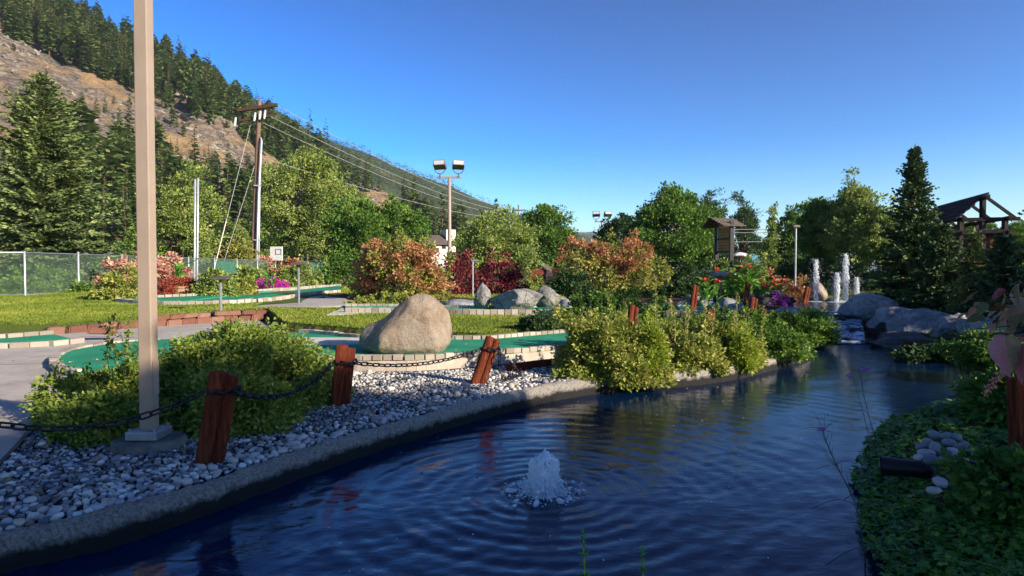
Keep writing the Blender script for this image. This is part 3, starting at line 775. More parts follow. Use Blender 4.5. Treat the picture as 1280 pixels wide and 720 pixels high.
def hill_trees():
    n = 60000
    px = rng.uniform(-160, 590, n); v = rng.random(n) ** .8
    P = hillN(px, v); py = 338.9 - (P[:, 2] - CAMZ) / P[:, 1] * FPX
    nz = fbm(P / 16, 3, 90); nz2 = fbm(P / 45, 2, 93)
    yb = np.interp(px, [-160, -60, 0, 60, 100, 150, 190, 250, 300, 330, 400, 440, 460, 490, 530, 590], [-60, 10, 44, 66, 92, 112, 122, 152, 182, 200, 236, 236, 240, 254, 300, 330])
    ylo = np.interp(px, [-160, 0, 80, 130, 190, 230, 260, 300, 340, 400, 460, 500, 530], [320, 290, 225, 205, 218, 232, 240, 250, 268, 288, 318, 326, 330])
    hi = py < yb + nz * 9 + nz2 * 6
    lo = py > ylo + nz * 10
    mid = ~hi & ~lo & (nz > .35) & (rng.random(n) < .10)
    ok = (hi & (nz > -.75)) | (lo & (nz > -.5)) | mid
    P, hi, lo, mid, px, py = P[ok], hi[ok], lo[ok], mid[ok], px[ok], py[ok]
    size = np.where(mid, rng.uniform(.3, .55, len(P)), rng.uniform(.75, 1.35, len(P)))
    spacing = np.where(mid, 5.0, np.where(hi, 4.6, 4.4))
    acc = []; grid = {}
    for q in range(len(P)):
        cx, cy = int(P[q, 0] // 4), int(P[q, 1] // 4); s = spacing[q]
        if any((P[q, 0] - x) ** 2 + (P[q, 1] - y) ** 2 < s * s for a in (cx - 1, cx, cx + 1) for b in (cy - 1, cy, cy + 1) for (x, y) in grid.get((a, b), ())): continue
        grid.setdefault((cx, cy), []).append((P[q, 0], P[q, 1])); acc.append(q)
    acc = np.array(acc); P, size, px, py, lo, hi = P[acc], size[acc], px[acc], py[acc], lo[acc], hi[acc]
    vis = (px > -30) & (py > -20) & (P[:, 0] / P[:, 1] > -1.0)
    app = np.where(vis, size / P[:, 1], 0); order = np.argsort(-app)
    for c, q in enumerate(order[:290]):
        me, H = PROTO[int(rng.integers(5))]
        o = linked('hill_conifer', me, None, P[q], (rng.normal(0, .03), rng.normal(0, .03), rng.uniform(0, 6.28)), (size[q] * rng.uniform(.85, 1.2),) * 2 + (size[q],))
        zx = 'left of the tan lamp pole' if px[q] < 172 else ('between lamp pole and utility pole' if px[q] < 318 else 'right of the utility pole')
        zy = 'in the upper forest of the hillside' if hi[q] else ('at the hillside foot' if lo[q] else 'alone on the bare rocky slope')
        tag(o, f'green conifer {zy} {zx}', 'conifer', f'conifers {zy} {zx}')
    rest = order[290:]; m = MB()
    small = [low_fir(H, Rr, 15, 8, 300 + q, pn, .1)[0] for q, (H, Rr, pn) in enumerate([(13, 2.0, 0), (11, 1.9, 0), (15, 2.1, 0), (12, 2.5, 1)])]
    sv = [(np.concatenate(s.v), np.concatenate(s.f)) for s in small]
    for q in range(4):
        ids = rest[q::4]; n = len(ids)
        if n:
            M = rotz(rng.uniform(0, 6.28, n)) * (size[ids] * rng.uniform(.8, 1.25, n))[:, None, None]; stamp(m, sv[q][0], sv[q][1], M, P[ids])
    tag(m.build('hillside_forest', NEEDLE_FAR), kind='stuff')
    n = 9000; px = rng.uniform(300, 760, n); v = rng.random(n) ** .75; P = hillF(px, v); nz = fbm(P / 90, 3, 190)
    ok = (nz > -.55) | (rng.random(n) < .2); P = P[ok]; m = MB()
    far = [low_fir(H, Rr, 4, 3, 400 + q, 0, .05)[0] for q, (H, Rr) in enumerate([(13, 3.0), (11, 3.2), (15, 3.0)])]
    for q in range(3):
        Pq = P[q::3]; n = len(Pq); s = far[q]
        stamp(m, np.concatenate(s.v), np.concatenate(s.f), rotz(rng.uniform(0, 6.28, n)) * rng.uniform(.8, 1.4, n)[:, None, None], Pq)
    tag(m.build('far_forest', NEEDLE_FAR), kind='stuff')
hill_trees()
OUTC = NT("outcrop_stone"); OUTC.col(OUTC.ramp(OUTC.noise(OUTC.pos(), .8, 8, .75), [(.3, (.10, .085, .075)), (.5, (.27, .23, .19)), (.72, (.44, .38, .32))])); OUTC.set(.95, .1); OUTC.bump(OUTC.noise(OUTC.pos(), 2.5, 7, .8), 1, .5)
def outcrops():
    n = 5600; px = rng.uniform(-60, 520, n); v = rng.uniform(.05, .98, n); P = hillN(px, v); py = 338.9 - (P[:, 2] - CAMZ) / P[:, 1] * FPX; nz = fbm(P / 22, 3, 290)
    P = P[(nz > .02) & (py > -40)]; n = len(P); m = MB(); s = np.clip(np.exp(rng.normal(-.45, .7, n)), .1, 1.5); v0 = ICO[2][0].copy(); r = np.random.default_rng(4)
    for g in range(3):
        v1 = v0.copy()
        for q in range(9):
            n_ = unit(r.normal(0, 1, 3)); e = np.clip(v1 @ n_ - r.uniform(.3, .7), 0, None); v1 -= e[:, None] * n_
        ids = slice(g, None, 3); k_ = len(P[ids]); M = rotz(rng.uniform(0, 6.28, k_)) @ rotx(rng.normal(.3, .4, k_)) @ (np.eye(3)[None] * np.stack([s[ids] * rng.uniform(.8, 2, k_), s[ids], s[ids] * rng.uniform(.5, 1.1, k_)], -1)[:, None, :]); stamp(m, v1, ICO[2][1], M, P[ids])
    tag(m.build('rock_outcrops', OUTC.m), kind='stuff')
outcrops()

# ------------------------------------------------------------------ detailed conifers
def spruce(name, label, loc, H, Rr, mat, step=.32, per=7, tw=.24, nw=.028, seed=1, z0=.05, dens=1.0, cat='conifer tree', up=.35, group=None, pw=.85):
    r = np.random.default_rng(seed); t = thing(name, label, cat, loc, group); loc = np.asarray(loc, float)
    tr = MB(); tr.tube(loc + np.array([(0, 0, -.3), (0, 0, H * .5), (r.normal(0, .03), 0, H)]), [H * .016 + .02, H * .009, .008], 8)
    br = MB(); B, D, S_, L_, W_ = [], [], [], [], []
    z = H * z0 + .1
    while z < H * .985:
        f = z / H; Lb = Rr * (1 - f) ** pw * (.8 + .2 * math.sin(z * 9)) + .05
        if f < .12: Lb *= .75 + 2 * f
        n = max(4, int(per * (.55 + .6 * (1 - f))))
        for a in r.uniform(0, 6.28) + np.arange(n) * 6.283 / n + r.normal(0, .22, n):
            L = Lb * r.uniform(.72, 1.12); el = -.28 + .25 * f + up * f ** 1.5 + r.normal(0, .09); zz = z + r.normal(0, step * .25)
            m_ = max(4, int(L / .22 * dens)); s = np.linspace(0, 1, m_)
            rad = s * L * math.cos(el); zc = zz + s * L * math.sin(el) + (.16 * L) * s ** 2.2
            sw = r.normal(0, .06) * s * L
            pts = loc + np.c_[np.cos(a) * rad - np.sin(a) * sw, np.sin(a) * rad + np.cos(a) * sw, zc]
            br.tube(pts[::max(1, m_ // 4)] if m_ > 5 else pts, np.linspace(.012 + .008 * L, .004, len(pts[::max(1, m_ // 4)] if m_ > 5 else pts)), 3, False)
            ax = unit(np.gradient(pts, axis=0)); side = np.array((-math.sin(a), math.cos(a), 0.0))
            for sg in (-1, 1):
                sel = s > .12; p = pts[sel] + ax[sel] * r.uniform(-.08, .08, (sel.sum(), 1)); q = s[sel]
                tl = tw * (.45 + .75 * (1 - q)) * min(1.5, .45 + L * .6) * r.uniform(.7, 1.3, len(q))
                d = unit(ax[sel] * (.75 + .3 * r.random((len(q), 1))) + sg * side * .9 + np.c_[0 * q, 0 * q, r.normal(-.12, .2, len(q))])
                n1 = unit(np.cross(d, np.array((0, 0, 1.0)) + r.normal(0, .35, (len(q), 3))))
                B += [p, p]; D += [d, d]; S_ += [n1, unit(np.cross(d, n1))]; L_ += [tl, tl * .95]; W_ += [np.full(len(q), nw * (.45 + .55 * min(1, 1.6 * (1 - f)))) * r.uniform(.8, 1.4, len(q))] * 2
                k2 = r.random(len(q)) < .95                   # second order twigs
                p2 = (p + d * tl[:, None] * .4)[k2]; d2 = unit((d + ax[sel] * .9 + r.normal(0, .35, d.shape))[k2])
                B.append(p2); D.append(d2); S_.append(unit(np.cross(d2, np.array((0, 0, 1.0)) + r.normal(0, .5, d2.shape)))); L_.append(tl[k2] * .62); W_.append(np.full(k2.sum(), nw * .9))
            B.append(pts[-2:-1]); D.append(ax[-1:]); S_.append(side[None]); L_.append(np.array([tw * .6])); W_.append(np.array([nw]))
        z += step * (.55 + .55 * (1 - f))
    tp = loc + (0, 0, H * .97); B.append(tp[None]); D.append(np.array([[0, 0, 1.0]])); S_.append(np.array([[1.0, 0, 0]])); L_.append(np.array([H * .05 + .1])); W_.append(np.array([nw * .8]))
    fo = MB(); addq(fo, quads(*[np.concatenate(q) for q in (B, D, S_, L_, W_)]))
    tr.build('trunk', BARKC, t, smooth=True); br.build('branches', BRDARK, t); fo.build('needles', mat, t)
    return t
# ------------------------------------------------------------------ broadleaf trees and shrubs
def leaf_cloud(mb, C, per, cr, ls, r, asp=.34, squash=.7, outc=None, upb=.5):
    n = len(C) * per; c = np.repeat(C, per, 0); cr = np.repeat(np.broadcast_to(cr, len(C)), per)
    g = r.normal(0, 1, (n, 3)); g = g / (np.linalg.norm(g, axis=1)[:, None] + 1e-9) * (r.random((n, 1)) ** .45)
    p = c + g * cr[:, None] * np.array((1, 1, squash))
    o = g + r.normal(0, .6, (n, 3)); 
    if outc is not None: o = o + unit(p - outc) * .8
    d = unit(o + np.array((0, 0, -.15)))
    nn = unit(g * .6 + np.array((0, 0, upb)) + r.normal(0, .55, (n, 3)) + (unit(p - outc) * .5 if outc is not None else 0))
    s = unit(np.cross(d, nn)); L = ls * np.repeat(r.uniform(.75, 1.3, len(C)), per) * r.uniform(.5, 1.45, n)
    addq(mb, quads(p, d, s, L, L * asp, unit(np.cross(s, d))))
def crown_points(n, c, rad, r, shape='round', lump=.3, inner=.45, seed=0, low=-.85):
    out = []
    while len(out) < n:
        g = r.normal(0, 1, (n * 3, 3)); g = unit(g); g = g[g[:, 2] > low]
        rr = (inner + (1 - inner) * r.random(len(g)) ** .55)
        R_ = 1 + lump * fbm(g * 1.7 + seed * 3.1, 3, 120 + seed)
        p = g * (rr * R_)[:, None]
        if shape == 'cone': k_ = np.clip(1.05 - .5 * (p[:, 2] + 1), .12, 1.1); p[:, :2] *= k_[:, None]
        if shape == 'vase': k_ = .55 + .35 * (p[:, 2] + 1); p[:, :2] *= np.clip(k_, .4, 1.2)[:, None]
        if shape == 'flame': k_ = np.clip(np.cos((p[:, 2] + .15) * 1.1), .1, 1); p[:, :2] *= k_[:, None]
        gap = fbm(p * 2.3 + seed, 2, 140 + seed); p = p[gap > -.55]
        out = list(out) + list(p)
    return np.array(out[:n]) * np.array(rad) + np.array(c)
def broadleaf(name, label, loc, H, Wd, mat, n=260, per=70, ls=.16, seed=1, shape='round', z0=.18, cat='tree', group=None, cr=None, lump=.3, bark=None, asp=.34, trunks=1, inner=.4):
    r = np.random.default_rng(seed); loc = np.asarray(loc, float); t = thing(name, label, cat, loc, group)
    zc = H * (z0 + 1) / 2; rad = np.array((Wd / 2, Wd / 2, H * (1 - z0) / 2)) * .9
    cr = cr or Wd * .085 + .1
    C = crown_points(n, loc + (0, 0, zc), rad, r, shape, lump, inner, seed)
    fo = MB(); leaf_cloud(fo, C, per, cr * r.uniform(.6, 1.3, len(C)), ls, r, asp, .75, loc + (0, 0, zc * .8))
    tr = MB(); top = loc + (r.normal(0, .05 * H), r.normal(0, .05 * H), H * .82)
    rt = H * .018 + .03
    for w in range(trunks):
        o = np.array((r.normal(0, .12), r.normal(0, .12), 0)) * (trunks > 1) * Wd * .4
        pts = np.array([loc + o * .3 + (0, 0, -.3), loc + o * .5 + (r.normal(0, .05), r.normal(0, .05), H * .25), loc + o + (r.normal(0, .1), r.normal(0, .1), H * .5), top + o * 1.2])
        tr.tube(catmull(pts, 4), np.linspace(rt, rt * .15, 13), 7)
    for q in r.choice(len(C), min(len(C), 46), False):
        e = C[q]; f = r.uniform(.18, .7); b = loc * (1 - f) + top * f; b[2] = loc[2] + min(H * f, (e[2] - loc[2]) * .8 + .02)
        mid = (b + e) / 2 + (0, 0, -.04 * H * r.random()); tr.tube(catmull([b, mid, e], 3), np.linspace(rt * .32, .006 + .0008 * H, 7), 4, False)
    tr.build('trunk', bark or BARKG, t, smooth=True); fo.build('crown', mat, t)
    return t
def shrub(name, label, loc, size, mat, n=220, per=60, ls=.05, seed=1, cat='shrub', group=None, cr=None, lump=.35, stems=26, asp=.34, spikes=0, spike_h=.3, z0=0.0, shape='round', inner=.5, stemmat=None, rz=0, low=-.25, squash=.8):
    r = np.random.default_rng(seed); loc = np.asarray(loc, float); t = thing(name, label, cat, loc, group)
    w, dpt, h = size; rad = np.array((w / 2, dpt / 2, h * .93))
    C = crown_points(n, (0, 0, h * z0), rad * (1, 1, 1 - z0), r, shape, lump, inner, seed, low)
    C[:, 2] = np.abs(C[:, 2])
    if rz: C = C @ rotz(np.array(rz)).T
    C = C + loc; C[:, 2] = np.maximum(C[:, 2], loc[2] + .04)
    fo = MB(); cr = cr or min(w, h) * .12 + .02
    leaf_cloud(fo, C, int(per * .64), cr * r.uniform(.6, 1.35, len(C)), ls * 1.2, r, asp, squash, loc + (0, 0, h * .25))
    st = MB(); idx = r.choice(len(C), min(len(C), stems), False)
    for q in idx:
        e = C[q]; b = loc + np.array((r.normal(0, w * .06), r.normal(0, dpt * .06), -.08)); st.tube(catmull([b, b * .35 + e * .65 + (0, 0, h * .08), e], 3), np.linspace(.006 + h * .006, .003, 7), 4, False)
    if spikes:                                          # shoots that stand out of the outline
        top = C[np.argsort(-C[:, 2])[:len(C) // 2]]; 
        for q in r.choice(len(top), spikes, False):
            a = top[q]; e = a + np.array((r.normal(0, .12), r.normal(0, .12), 1)) * spike_h * r.uniform(.5, 1.2)
            p = catmull([a - (0, 0, spike_h * .4), a, e], 4); st.tube(p, np.linspace(.004, .002, len(p)), 4, False)
            pp = resample(p, ls * .55); leaf_cloud(fo, pp, 3, ls * .6, ls * .8, r, asp, 1.0)
    st.build('stems', stemmat or BARKG, t); fo.build('foliage', mat, t)
    return t
# ================================================================== LEAF COLOURS
L_OLIVE = leaf_mat("olive_leaf", [(0, (.045, .07, .010)), (.35, (.11, .14, .020)), (.65, (.205, .215, .045)), (.88, (.33, .28, .085)), (1, (.42, .33, .17))], .3, 2.2, .45)
L_POT = leaf_mat("cinquefoil_leaf", [(0, (.03, .065, .010)), (.4, (.075, .12, .016)), (.7, (.165, .19, .032)), (.9, (.25, .24, .055)), (1, (.34, .25, .10))], .3, 2.2, .45)
L_LIME = leaf_mat("lime_leaf", [(0, (.07, .11, .008)), (.5, (.18, .23, .02)), (1, (.32, .34, .07))], .35, 4, .4)
L_GREEN = leaf_mat("green_leaf", [(0, (.016, .04, .010)), (.4, (.045, .095, .014)), (.75, (.10, .16, .022)), (1, (.19, .22, .04))], .3, .8, .5)
L_DARK = leaf_mat("dark_green_leaf", [(0, (.010, .026, .010)), (.5, (.026, .055, .016)), (.85, (.06, .095, .022)), (1, (.11, .14, .03))], .25, .8, .5)
L_YEL = leaf_mat("yellow_green_leaf", [(0, (.035, .065, .012)), (.35, (.095, .135, .028)), (.7, (.185, .215, .05)), (1, (.32, .31, .12))], .3, .6, .5)
L_AUT = leaf_mat("autumn_leaf", [(0, (.10, .09, .02)), (.25, (.25, .14, .05)), (.5, (.25, .095, .045)), (.75, (.29, .155, .075)), (1, (.31, .25, .11))], .3, 1.2, .5)
L_AUTG = leaf_mat("autumn_green_leaf", [(0, (.04, .06, .012)), (.4, (.13, .14, .03)), (.8, (.25, .23, .05)), (1, (.36, .20, .09))], .3, 1.2, .5)
L_BARB = leaf_mat("maroon_leaf", [(0, (.03, .008, .010)), (.5, (.10, .018, .022)), (.85, (.19, .035, .04)), (1, (.28, .08, .07))], .25, 1.5, .4)
L_PINK = leaf_mat("salmon_leaf", [(0, (.14, .05, .03)), (.5, (.42, .17, .12)), (1, (.56, .32, .22))], .3, 1.5, .4)
L_RED = leaf_mat("red_flower", [(0, (.08, .06, .015)), (.35, (.13, .035, .02)), (.7, (.30, .05, .035)), (1, (.40, .12, .08))], .3, 6, .3)
L_MAG = leaf_mat("magenta_flower", [(0, (.06, .09, .02)), (.2, (.30, .015, .13)), (.65, (.52, .03, .25)), (1, (.32, .05, .42))], .3, 3, .4)
L_PURP = leaf_mat("purple_flower", [(0, (.03, .03, .02)), (.3, (.07, .012, .10)), (1, (.20, .05, .28))], .3, 5, .3)
L_CANNA = leaf_mat("canna_leaf", [(0, (.03, .10, .015)), (.6, (.09, .20, .03)), (1, (.20, .30, .06))], .35, 3, .3, .45)
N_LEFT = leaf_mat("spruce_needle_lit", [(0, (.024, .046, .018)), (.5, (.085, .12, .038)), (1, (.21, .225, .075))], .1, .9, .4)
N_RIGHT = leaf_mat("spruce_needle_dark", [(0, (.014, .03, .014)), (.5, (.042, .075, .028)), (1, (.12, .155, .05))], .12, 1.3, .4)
WOODT = solid("dark_twig", (.06, .035, .025), .9)

# ================================================================== FAR AND MIDDLE TREES
def tree_at(px, D, top, wpx, **kw):
    x = (px - 640) / FPX * D; z = T1(x, D); H = CAMZ + (338.9 - top) / FPX * D - z
    return (x, D, z), H, wpx * D / FPX
def BL(name, label, px, D, top, wpx, mat, **kw):
    loc, H, w = tree_at(px, D, top, wpx); return broadleaf(name, label, loc, H, w, mat, **kw)
cw = BL('cottonwood_tree', 'tall loose yellow green cottonwood beside the wooden utility pole', 385, 62, 176, 128, L_YEL, n=430, per=75, ls=.26, seed=3, shape='flame', z0=.04, lump=.35, cr=.75, low=0) if False else BL('cottonwood_tree', 'tall loose yellow green cottonwood beside the wooden utility pole', 385, 62, 176, 150, L_YEL, n=430, per=110, ls=.21, seed=3, shape='flame', z0=.04, lump=.35, cr=.75)
pl = BL('aspen_tree', 'pale yellow green tree behind the fence right of the tan lamp pole', 228, 47, 212, 105, L_YEL, n=260, per=100, ls=.165, seed=4, z0=.02, lump=.4, cr=.6)
BL('maple_tree', 'dark green tree with orange berries right of the cottonwood', 447, 52, 247, 80, L_GREEN, n=230, per=70, ls=.2, seed=5, z0=.05)
mp = BL('maple_tree', 'round green maple left of the small white house', 496, 64, 248, 78, L_GREEN, n=260, per=70, ls=.24, seed=6, z0=.1)
BL('maple_tree', 'light yellow green tree between the house and the red stalls', 622, 50, 270, 98, L_YEL, n=300, per=70, ls=.17, seed=7, z0=.05, lump=.4)
BL('maple_tree', 'rounded green tree standing behind the red stalls', 680, 64, 259, 80, L_GREEN, n=260, per=70, ls=.24, seed=8, z0=.12)
big = BL('maple_tree', 'largest full green tree in the middle behind the rockery', 842, 46, 229, 128, L_GREEN, n=460, per=75, ls=.18, seed=9, z0=.03, lump=.28, shape='flame', cr=.62)
BL('maple_tree', 'dark green tree left of the largest tree behind the second floodlight', 778, 66, 266, 75, L_DARK, n=220, per=60, ls=.24, seed=10, z0=.08)
BL('pine_tree', 'dark pine rising just left of the roofed sign', 884, 62, 238, 52, L_DARK, n=120, per=75, ls=.26, seed=11, z0=.15, lump=.6, asp=.16, bark=BARKC)
BL('pine_tree', 'dark gappy pine rising behind the roofed sign', 926, 66, 247, 58, L_DARK, n=110, per=75, ls=.28, seed=12, z0=.12, lump=.7, asp=.16, bark=BARKC)
BL('birch_tree', 'thin pale birch with airy crown right of the roofed sign', 966, 52, 250, 40, L_YEL, n=60, per=38, ls=.16, seed=13, z0=.1, lump=.6, shape='cone')
BL('aspen_tree', 'tall green tree directly behind the two white fountain jets', 1062, 42, 222, 78, L_YEL, n=300, per=60, ls=.17, seed=14, z0=.08, lump=.5, shape='flame')
BL('aspen_tree', 'green pointed tree left of the tree behind the fountain jets', 1024, 44, 232, 62, L_GREEN, n=240, per=60, ls=.17, seed=15, z0=.08, lump=.5, shape='flame')
BL('aspen_tree', 'smaller green tree beside the thin grey lamp pole', 998, 48, 258, 52, L_GREEN, n=190, per=55, ls=.18, seed=16, z0=.05, lump=.5)
BL('aspen_tree', 'sunlit yellow green tree hidden partly by the tall right spruce', 1096, 40, 252, 66, L_YEL, n=220, per=60, ls=.17, seed=17, z0=.08, lump=.5)
SP = dict(mat=NEEDLE_FAR)
def SPR(label, px, D, top, wpx, mat, **kw):
    loc, H, w = tree_at(px, D, top, wpx); return spruce('spruce_tree', label, loc, H, w / 2, mat, **kw)
SPR('dark conifer rising behind the house chimney', 553, 82, 240, 30, N_RIGHT, step=.6, per=6, tw=.6, nw=.10, seed=21, dens=.5)
SPR('tall thin conifer behind the light yellow green tree', 620, 84, 250, 28, N_RIGHT, step=.6, per=6, tw=.6, nw=.10, seed=22, dens=.5)
SPR('short conifer beside the tall thin one above the yellow green tree', 602, 88, 262, 30, N_RIGHT, step=.7, per=6, tw=.6, nw=.10, seed=23, dens=.5)
SPR('dark conifer tip above the left shoulder of the largest tree', 830, 62, 229, 40, N_RIGHT, step=.5, per=6, tw=.5, nw=.08, seed=24, dens=.6)
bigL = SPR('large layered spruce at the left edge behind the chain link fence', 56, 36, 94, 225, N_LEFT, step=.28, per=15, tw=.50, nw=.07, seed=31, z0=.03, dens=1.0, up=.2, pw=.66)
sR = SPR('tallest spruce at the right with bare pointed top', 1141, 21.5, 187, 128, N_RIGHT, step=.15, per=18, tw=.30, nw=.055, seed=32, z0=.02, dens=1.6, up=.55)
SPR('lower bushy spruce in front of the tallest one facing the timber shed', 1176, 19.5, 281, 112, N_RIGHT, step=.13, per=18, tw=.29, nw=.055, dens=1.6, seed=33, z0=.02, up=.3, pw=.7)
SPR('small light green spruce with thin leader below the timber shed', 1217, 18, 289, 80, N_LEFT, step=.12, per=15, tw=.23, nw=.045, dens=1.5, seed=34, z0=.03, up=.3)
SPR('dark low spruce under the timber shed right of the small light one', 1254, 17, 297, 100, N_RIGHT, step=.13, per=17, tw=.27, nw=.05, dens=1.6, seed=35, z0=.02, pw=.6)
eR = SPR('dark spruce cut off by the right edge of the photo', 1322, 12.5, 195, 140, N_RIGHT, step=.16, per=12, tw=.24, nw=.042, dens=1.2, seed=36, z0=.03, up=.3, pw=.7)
# backdrop of copies that closes the tree belt (each one its own tree)
fill = [(440, 95, 1.1, cw), (470, 100, .8, mp), (540, 110, .85, mp), (585, 105, .95, mp), (655, 98, .7, big), (705, 110, .75, mp), (735, 100, .62, mp), (760, 92, .8, big), (800, 85, .8, mp), (870, 90, .95, mp), (905, 95, .8, big), (955, 95, .75, mp), (985, 70, .75, big), (1120, 62, .8, mp), (1160, 58, .8, big), (1215, 60, .75, mp), (1265, 55, .8, big), (1320, 60, .9, mp), (1045, 75, .7, big), (300, 75, .8, pl), (335, 80, .9, mp), (270, 66, .62, pl), (180, 60, .6, mp), (130, 70, .5, pl)]
where = ['far left behind the cottonwood', 'behind the maple beside the house', 'behind the white house', 'behind the yellow green tree', 'between the two red stalls', 'at the foot of the blue ridge', 'below the blue ridge left of the second floodlight', 'just behind the second floodlight', 'between the second floodlight and the largest tree', 'under the pine left of the sign', 'behind the roofed sign posts', 'behind the thin birch', 'behind the dark clipped hedge', 'behind the tallest right spruce', 'left of the timber shed roof', 'under the timber shed roof', 'right of the timber shed', 'beyond the right edge', 'far behind the fountain jets', 'left of the wooden utility pole', 'right of the wooden utility pole base', 'behind the pale guy wires', 'just right of the tan lamp pole far back', 'between the left spruce and the tan lamp pole']
for (px, D, s, src), wh in zip(fill, where):
    x = (px - 640) / FPX * D; dup(src, (x, D, T1(x, D) - .2), rng.uniform(0, 6.28), s * rng.uniform(.92, 1.08), 'green background tree ' + wh, 'trees of the far belt')
# trees outside the picture on the right, which shade the near bank as in the photograph
sa, ca = math.sin(SUN_A), math.cos(SUN_A)
def pq(p, q): return (p * sa + q * ca, p * ca - q * sa)
for p, q, src, s in SHADE:
    src = {'big': big, 'mp': mp, 'sp': sR, 'L': bigL}[src]
    x, y = pq(p, q); dup(src, (x, y, .4), p * 2.1, s, 'tree beyond the right edge of the photo that shades the near bank', 'shade trees beyond the right edge')

# ================================================================== SHRUBS
def SH(label, px, py, w, dp, h, mat, name='shrub', D=None, z=None, **kw):
    if D is None: p = gT(px, py)
    else: x = (px - 640) / FPX * D; p = np.array((x, D, T1(x, D) if z is None else z))
    return shrub(name, label, p, (w, dp, h), mat, **kw)
def extra(t, loc, size, mat, n, per, ls, seed, name, zmin=.3, cr=.1, lump=.3, asp=.34):
    r = np.random.default_rng(seed); w, dp, h = size
    C = crown_points(n, (0, 0, 0), (w / 2, dp / 2, h), r, 'round', lump, .8, seed, zmin); C[:, 2] = np.abs(C[:, 2]); C += loc
    fo = MB(); leaf_cloud(fo, C, per, cr, ls, r, asp, .8, np.asarray(loc) + (0, 0, h * .25)); fo.build(name, mat, t)
def autumn(label, px, D, wpx, top, seed, na=210, zm=.22):
    x = (px - 640) / FPX * D; z = T1(x, D); h = CAMZ + (338.9 - top) / FPX * D - z; w = wpx * D / FPX
    t = shrub('burning_bush', label, (x, D, z), (w * .94, w * .85, h * .95), L_AUTG, n=300, per=60, ls=.10, seed=seed, cr=.26, lump=.42, z0=.12, low=-.5, stems=60, spikes=70, spike_h=.4)
    extra(t, np.array((x, D, z)), (w, w * .9, h), L_AUT, na, 60, .10, seed + 50, 'autumn_foliage', zm, .2, .45)
    return t
autumn('wide shrub turning salmon orange behind the tan boulder', 499, 25.5, 128, 303, 41)
autumn('wide shrub turning rusty orange on top in front of the largest tree', 765, 28, 128, 301, 42, 120, .5)
SH('dark maroon barberry shrub left of the short white light post', 572, 0, 2.1, 1.6, 1.75, L_BARB, 'barberry_shrub', 29, n=130, per=60, ls=.09, seed=43, cr=.2)
SH('dark maroon barberry shrub right of the short white light post', 622, 0, 2.6, 1.8, 1.75, L_BARB, 'barberry_shrub', 29.5, n=160, per=60, ls=.09, seed=44, cr=.2)
SH('yellow green shrub hanging over the edge of the green right of the maroon barberry', 655, 0, 1.5, 1.4, 2.2, L_YEL, 'shrub', 33, n=90, per=50, ls=.10, seed=45)
SH('low dark juniper beside the mulch at the far green', 678, 419, 1.15, .9, .5, L_DARK, 'juniper_shrub', n=130, per=60, ls=.05, seed=46, spikes=20, spike_h=.12)
SH('broad dark green cotoneaster behind the bank shrubs', 775, 0, 3.4, 1.6, .72, L_GREEN, 'cotoneaster_shrub', 17.5, n=260, per=60, ls=.06, seed=47)
SH('dark hedge shrub under the largest tree', 842, 0, 5.5, 2.0, 1.5, L_DARK, 'shrub', 34, n=220, per=60, ls=.12, seed=48)
SH('rounded green shrub left of the rusty orange shrub', 712, 0, 1.9, 1.5, 1.35, L_DARK, 'shrub', 23, n=150, per=60, ls=.08, seed=49)
# the big shrub round the lamp pole
POTL = np.array((-3.2, 7.35, .0))
pot = shrub('cinquefoil_shrub', 'large sprawling cinquefoil shrub with cream flowers around the tan lamp pole', POTL, (2.15, 2.5, .96), L_POT, n=1000, per=85, ls=.032, seed=51, cr=.12, lump=.28, stems=60, spikes=46, spike_h=.15, rz=.25, low=-.1, inner=.62)
shrub('cinquefoil_shrub', 'lower dark part shrub spreading left of the tan lamp pole toward the path', (-4.15, 6.85, 0), (1.5, 1.7, .62), L_POT, n=360, per=75, ls=.032, seed=52, cr=.10, lump=.3, stems=40, spikes=20, spike_h=.2, low=-.1, inner=.6)
shrub('cinquefoil_shrub', 'low front cushion of cinquefoil left of the tan lamp pole foot', (-3.72, 5.95, 0), (1.15, .8, .42), L_POT, n=260, per=75, ls=.032, seed=152, cr=.09, lump=.35, stems=30, spikes=14, spike_h=.15, low=-.1, inner=.6)
shrub('cinquefoil_shrub', 'low front cushion of cinquefoil between the tan lamp pole foot and nearest red post', (-2.62, 6.15, 0), (1.05, .8, .58), L_POT, n=300, per=75, ls=.032, seed=153, cr=.10, lump=.3, stems=30, spikes=10, spike_h=.12, low=-.1, inner=.6)
fl = MB(); r = np.random.default_rng(5)
fp = []
while len(fp) < 26:
    v = pot.children[1].data.vertices; q = v[int(r.integers(len(v)))].co
    if q.y < -.1 and .12 < q.z < .75: fp.append(np.array(q[:]) + POTL)
for c in fp:
    n_ = unit(np.array((r.normal(0, .4), -1 + r.normal(0, .3), .6))); s = unit(np.cross(n_, (0, 0, 1.0))); u = np.cross(s, n_); c = c + n_ * .025
    for a in range(5):
        d = s * math.cos(a * 1.2566) + u * math.sin(a * 1.2566) + n_ * .25; w = np.cross(n_, d)
        addq(fl, quads(c[None], unit(d)[None], w[None], np.array([.019]), np.array([.008])))
tag(fl.build('flowers', solid("cream_petal", (.66, .62, .34), .6, bump=0), pot), kind='stuff')
tw = MB(); r = np.random.default_rng(8)          # the loose flowering shoot in front of the pole
shoot = thing('flowering_shoot', 'loose tall shoot with cream flowers left of the tan lamp pole', 'plant', gz(150, 520, 0))
b0 = np.array(ORG[shoot.name]); lf = MB()
for (px, py) in ((140, 392), (128, 402), (152, 418), (160, 400), (137, 425), (176, 430)):
    e = at(px, py, 5.95); p = catmull([b0, (b0 + e) / 2 + (r.normal(0, .05), 0, .1), e], 8); tw.tube(p, np.linspace(.005, .002, len(p)), 4, False)
    leaf_cloud(lf, resample(p[8:], .03), 3, .03, .035, r)
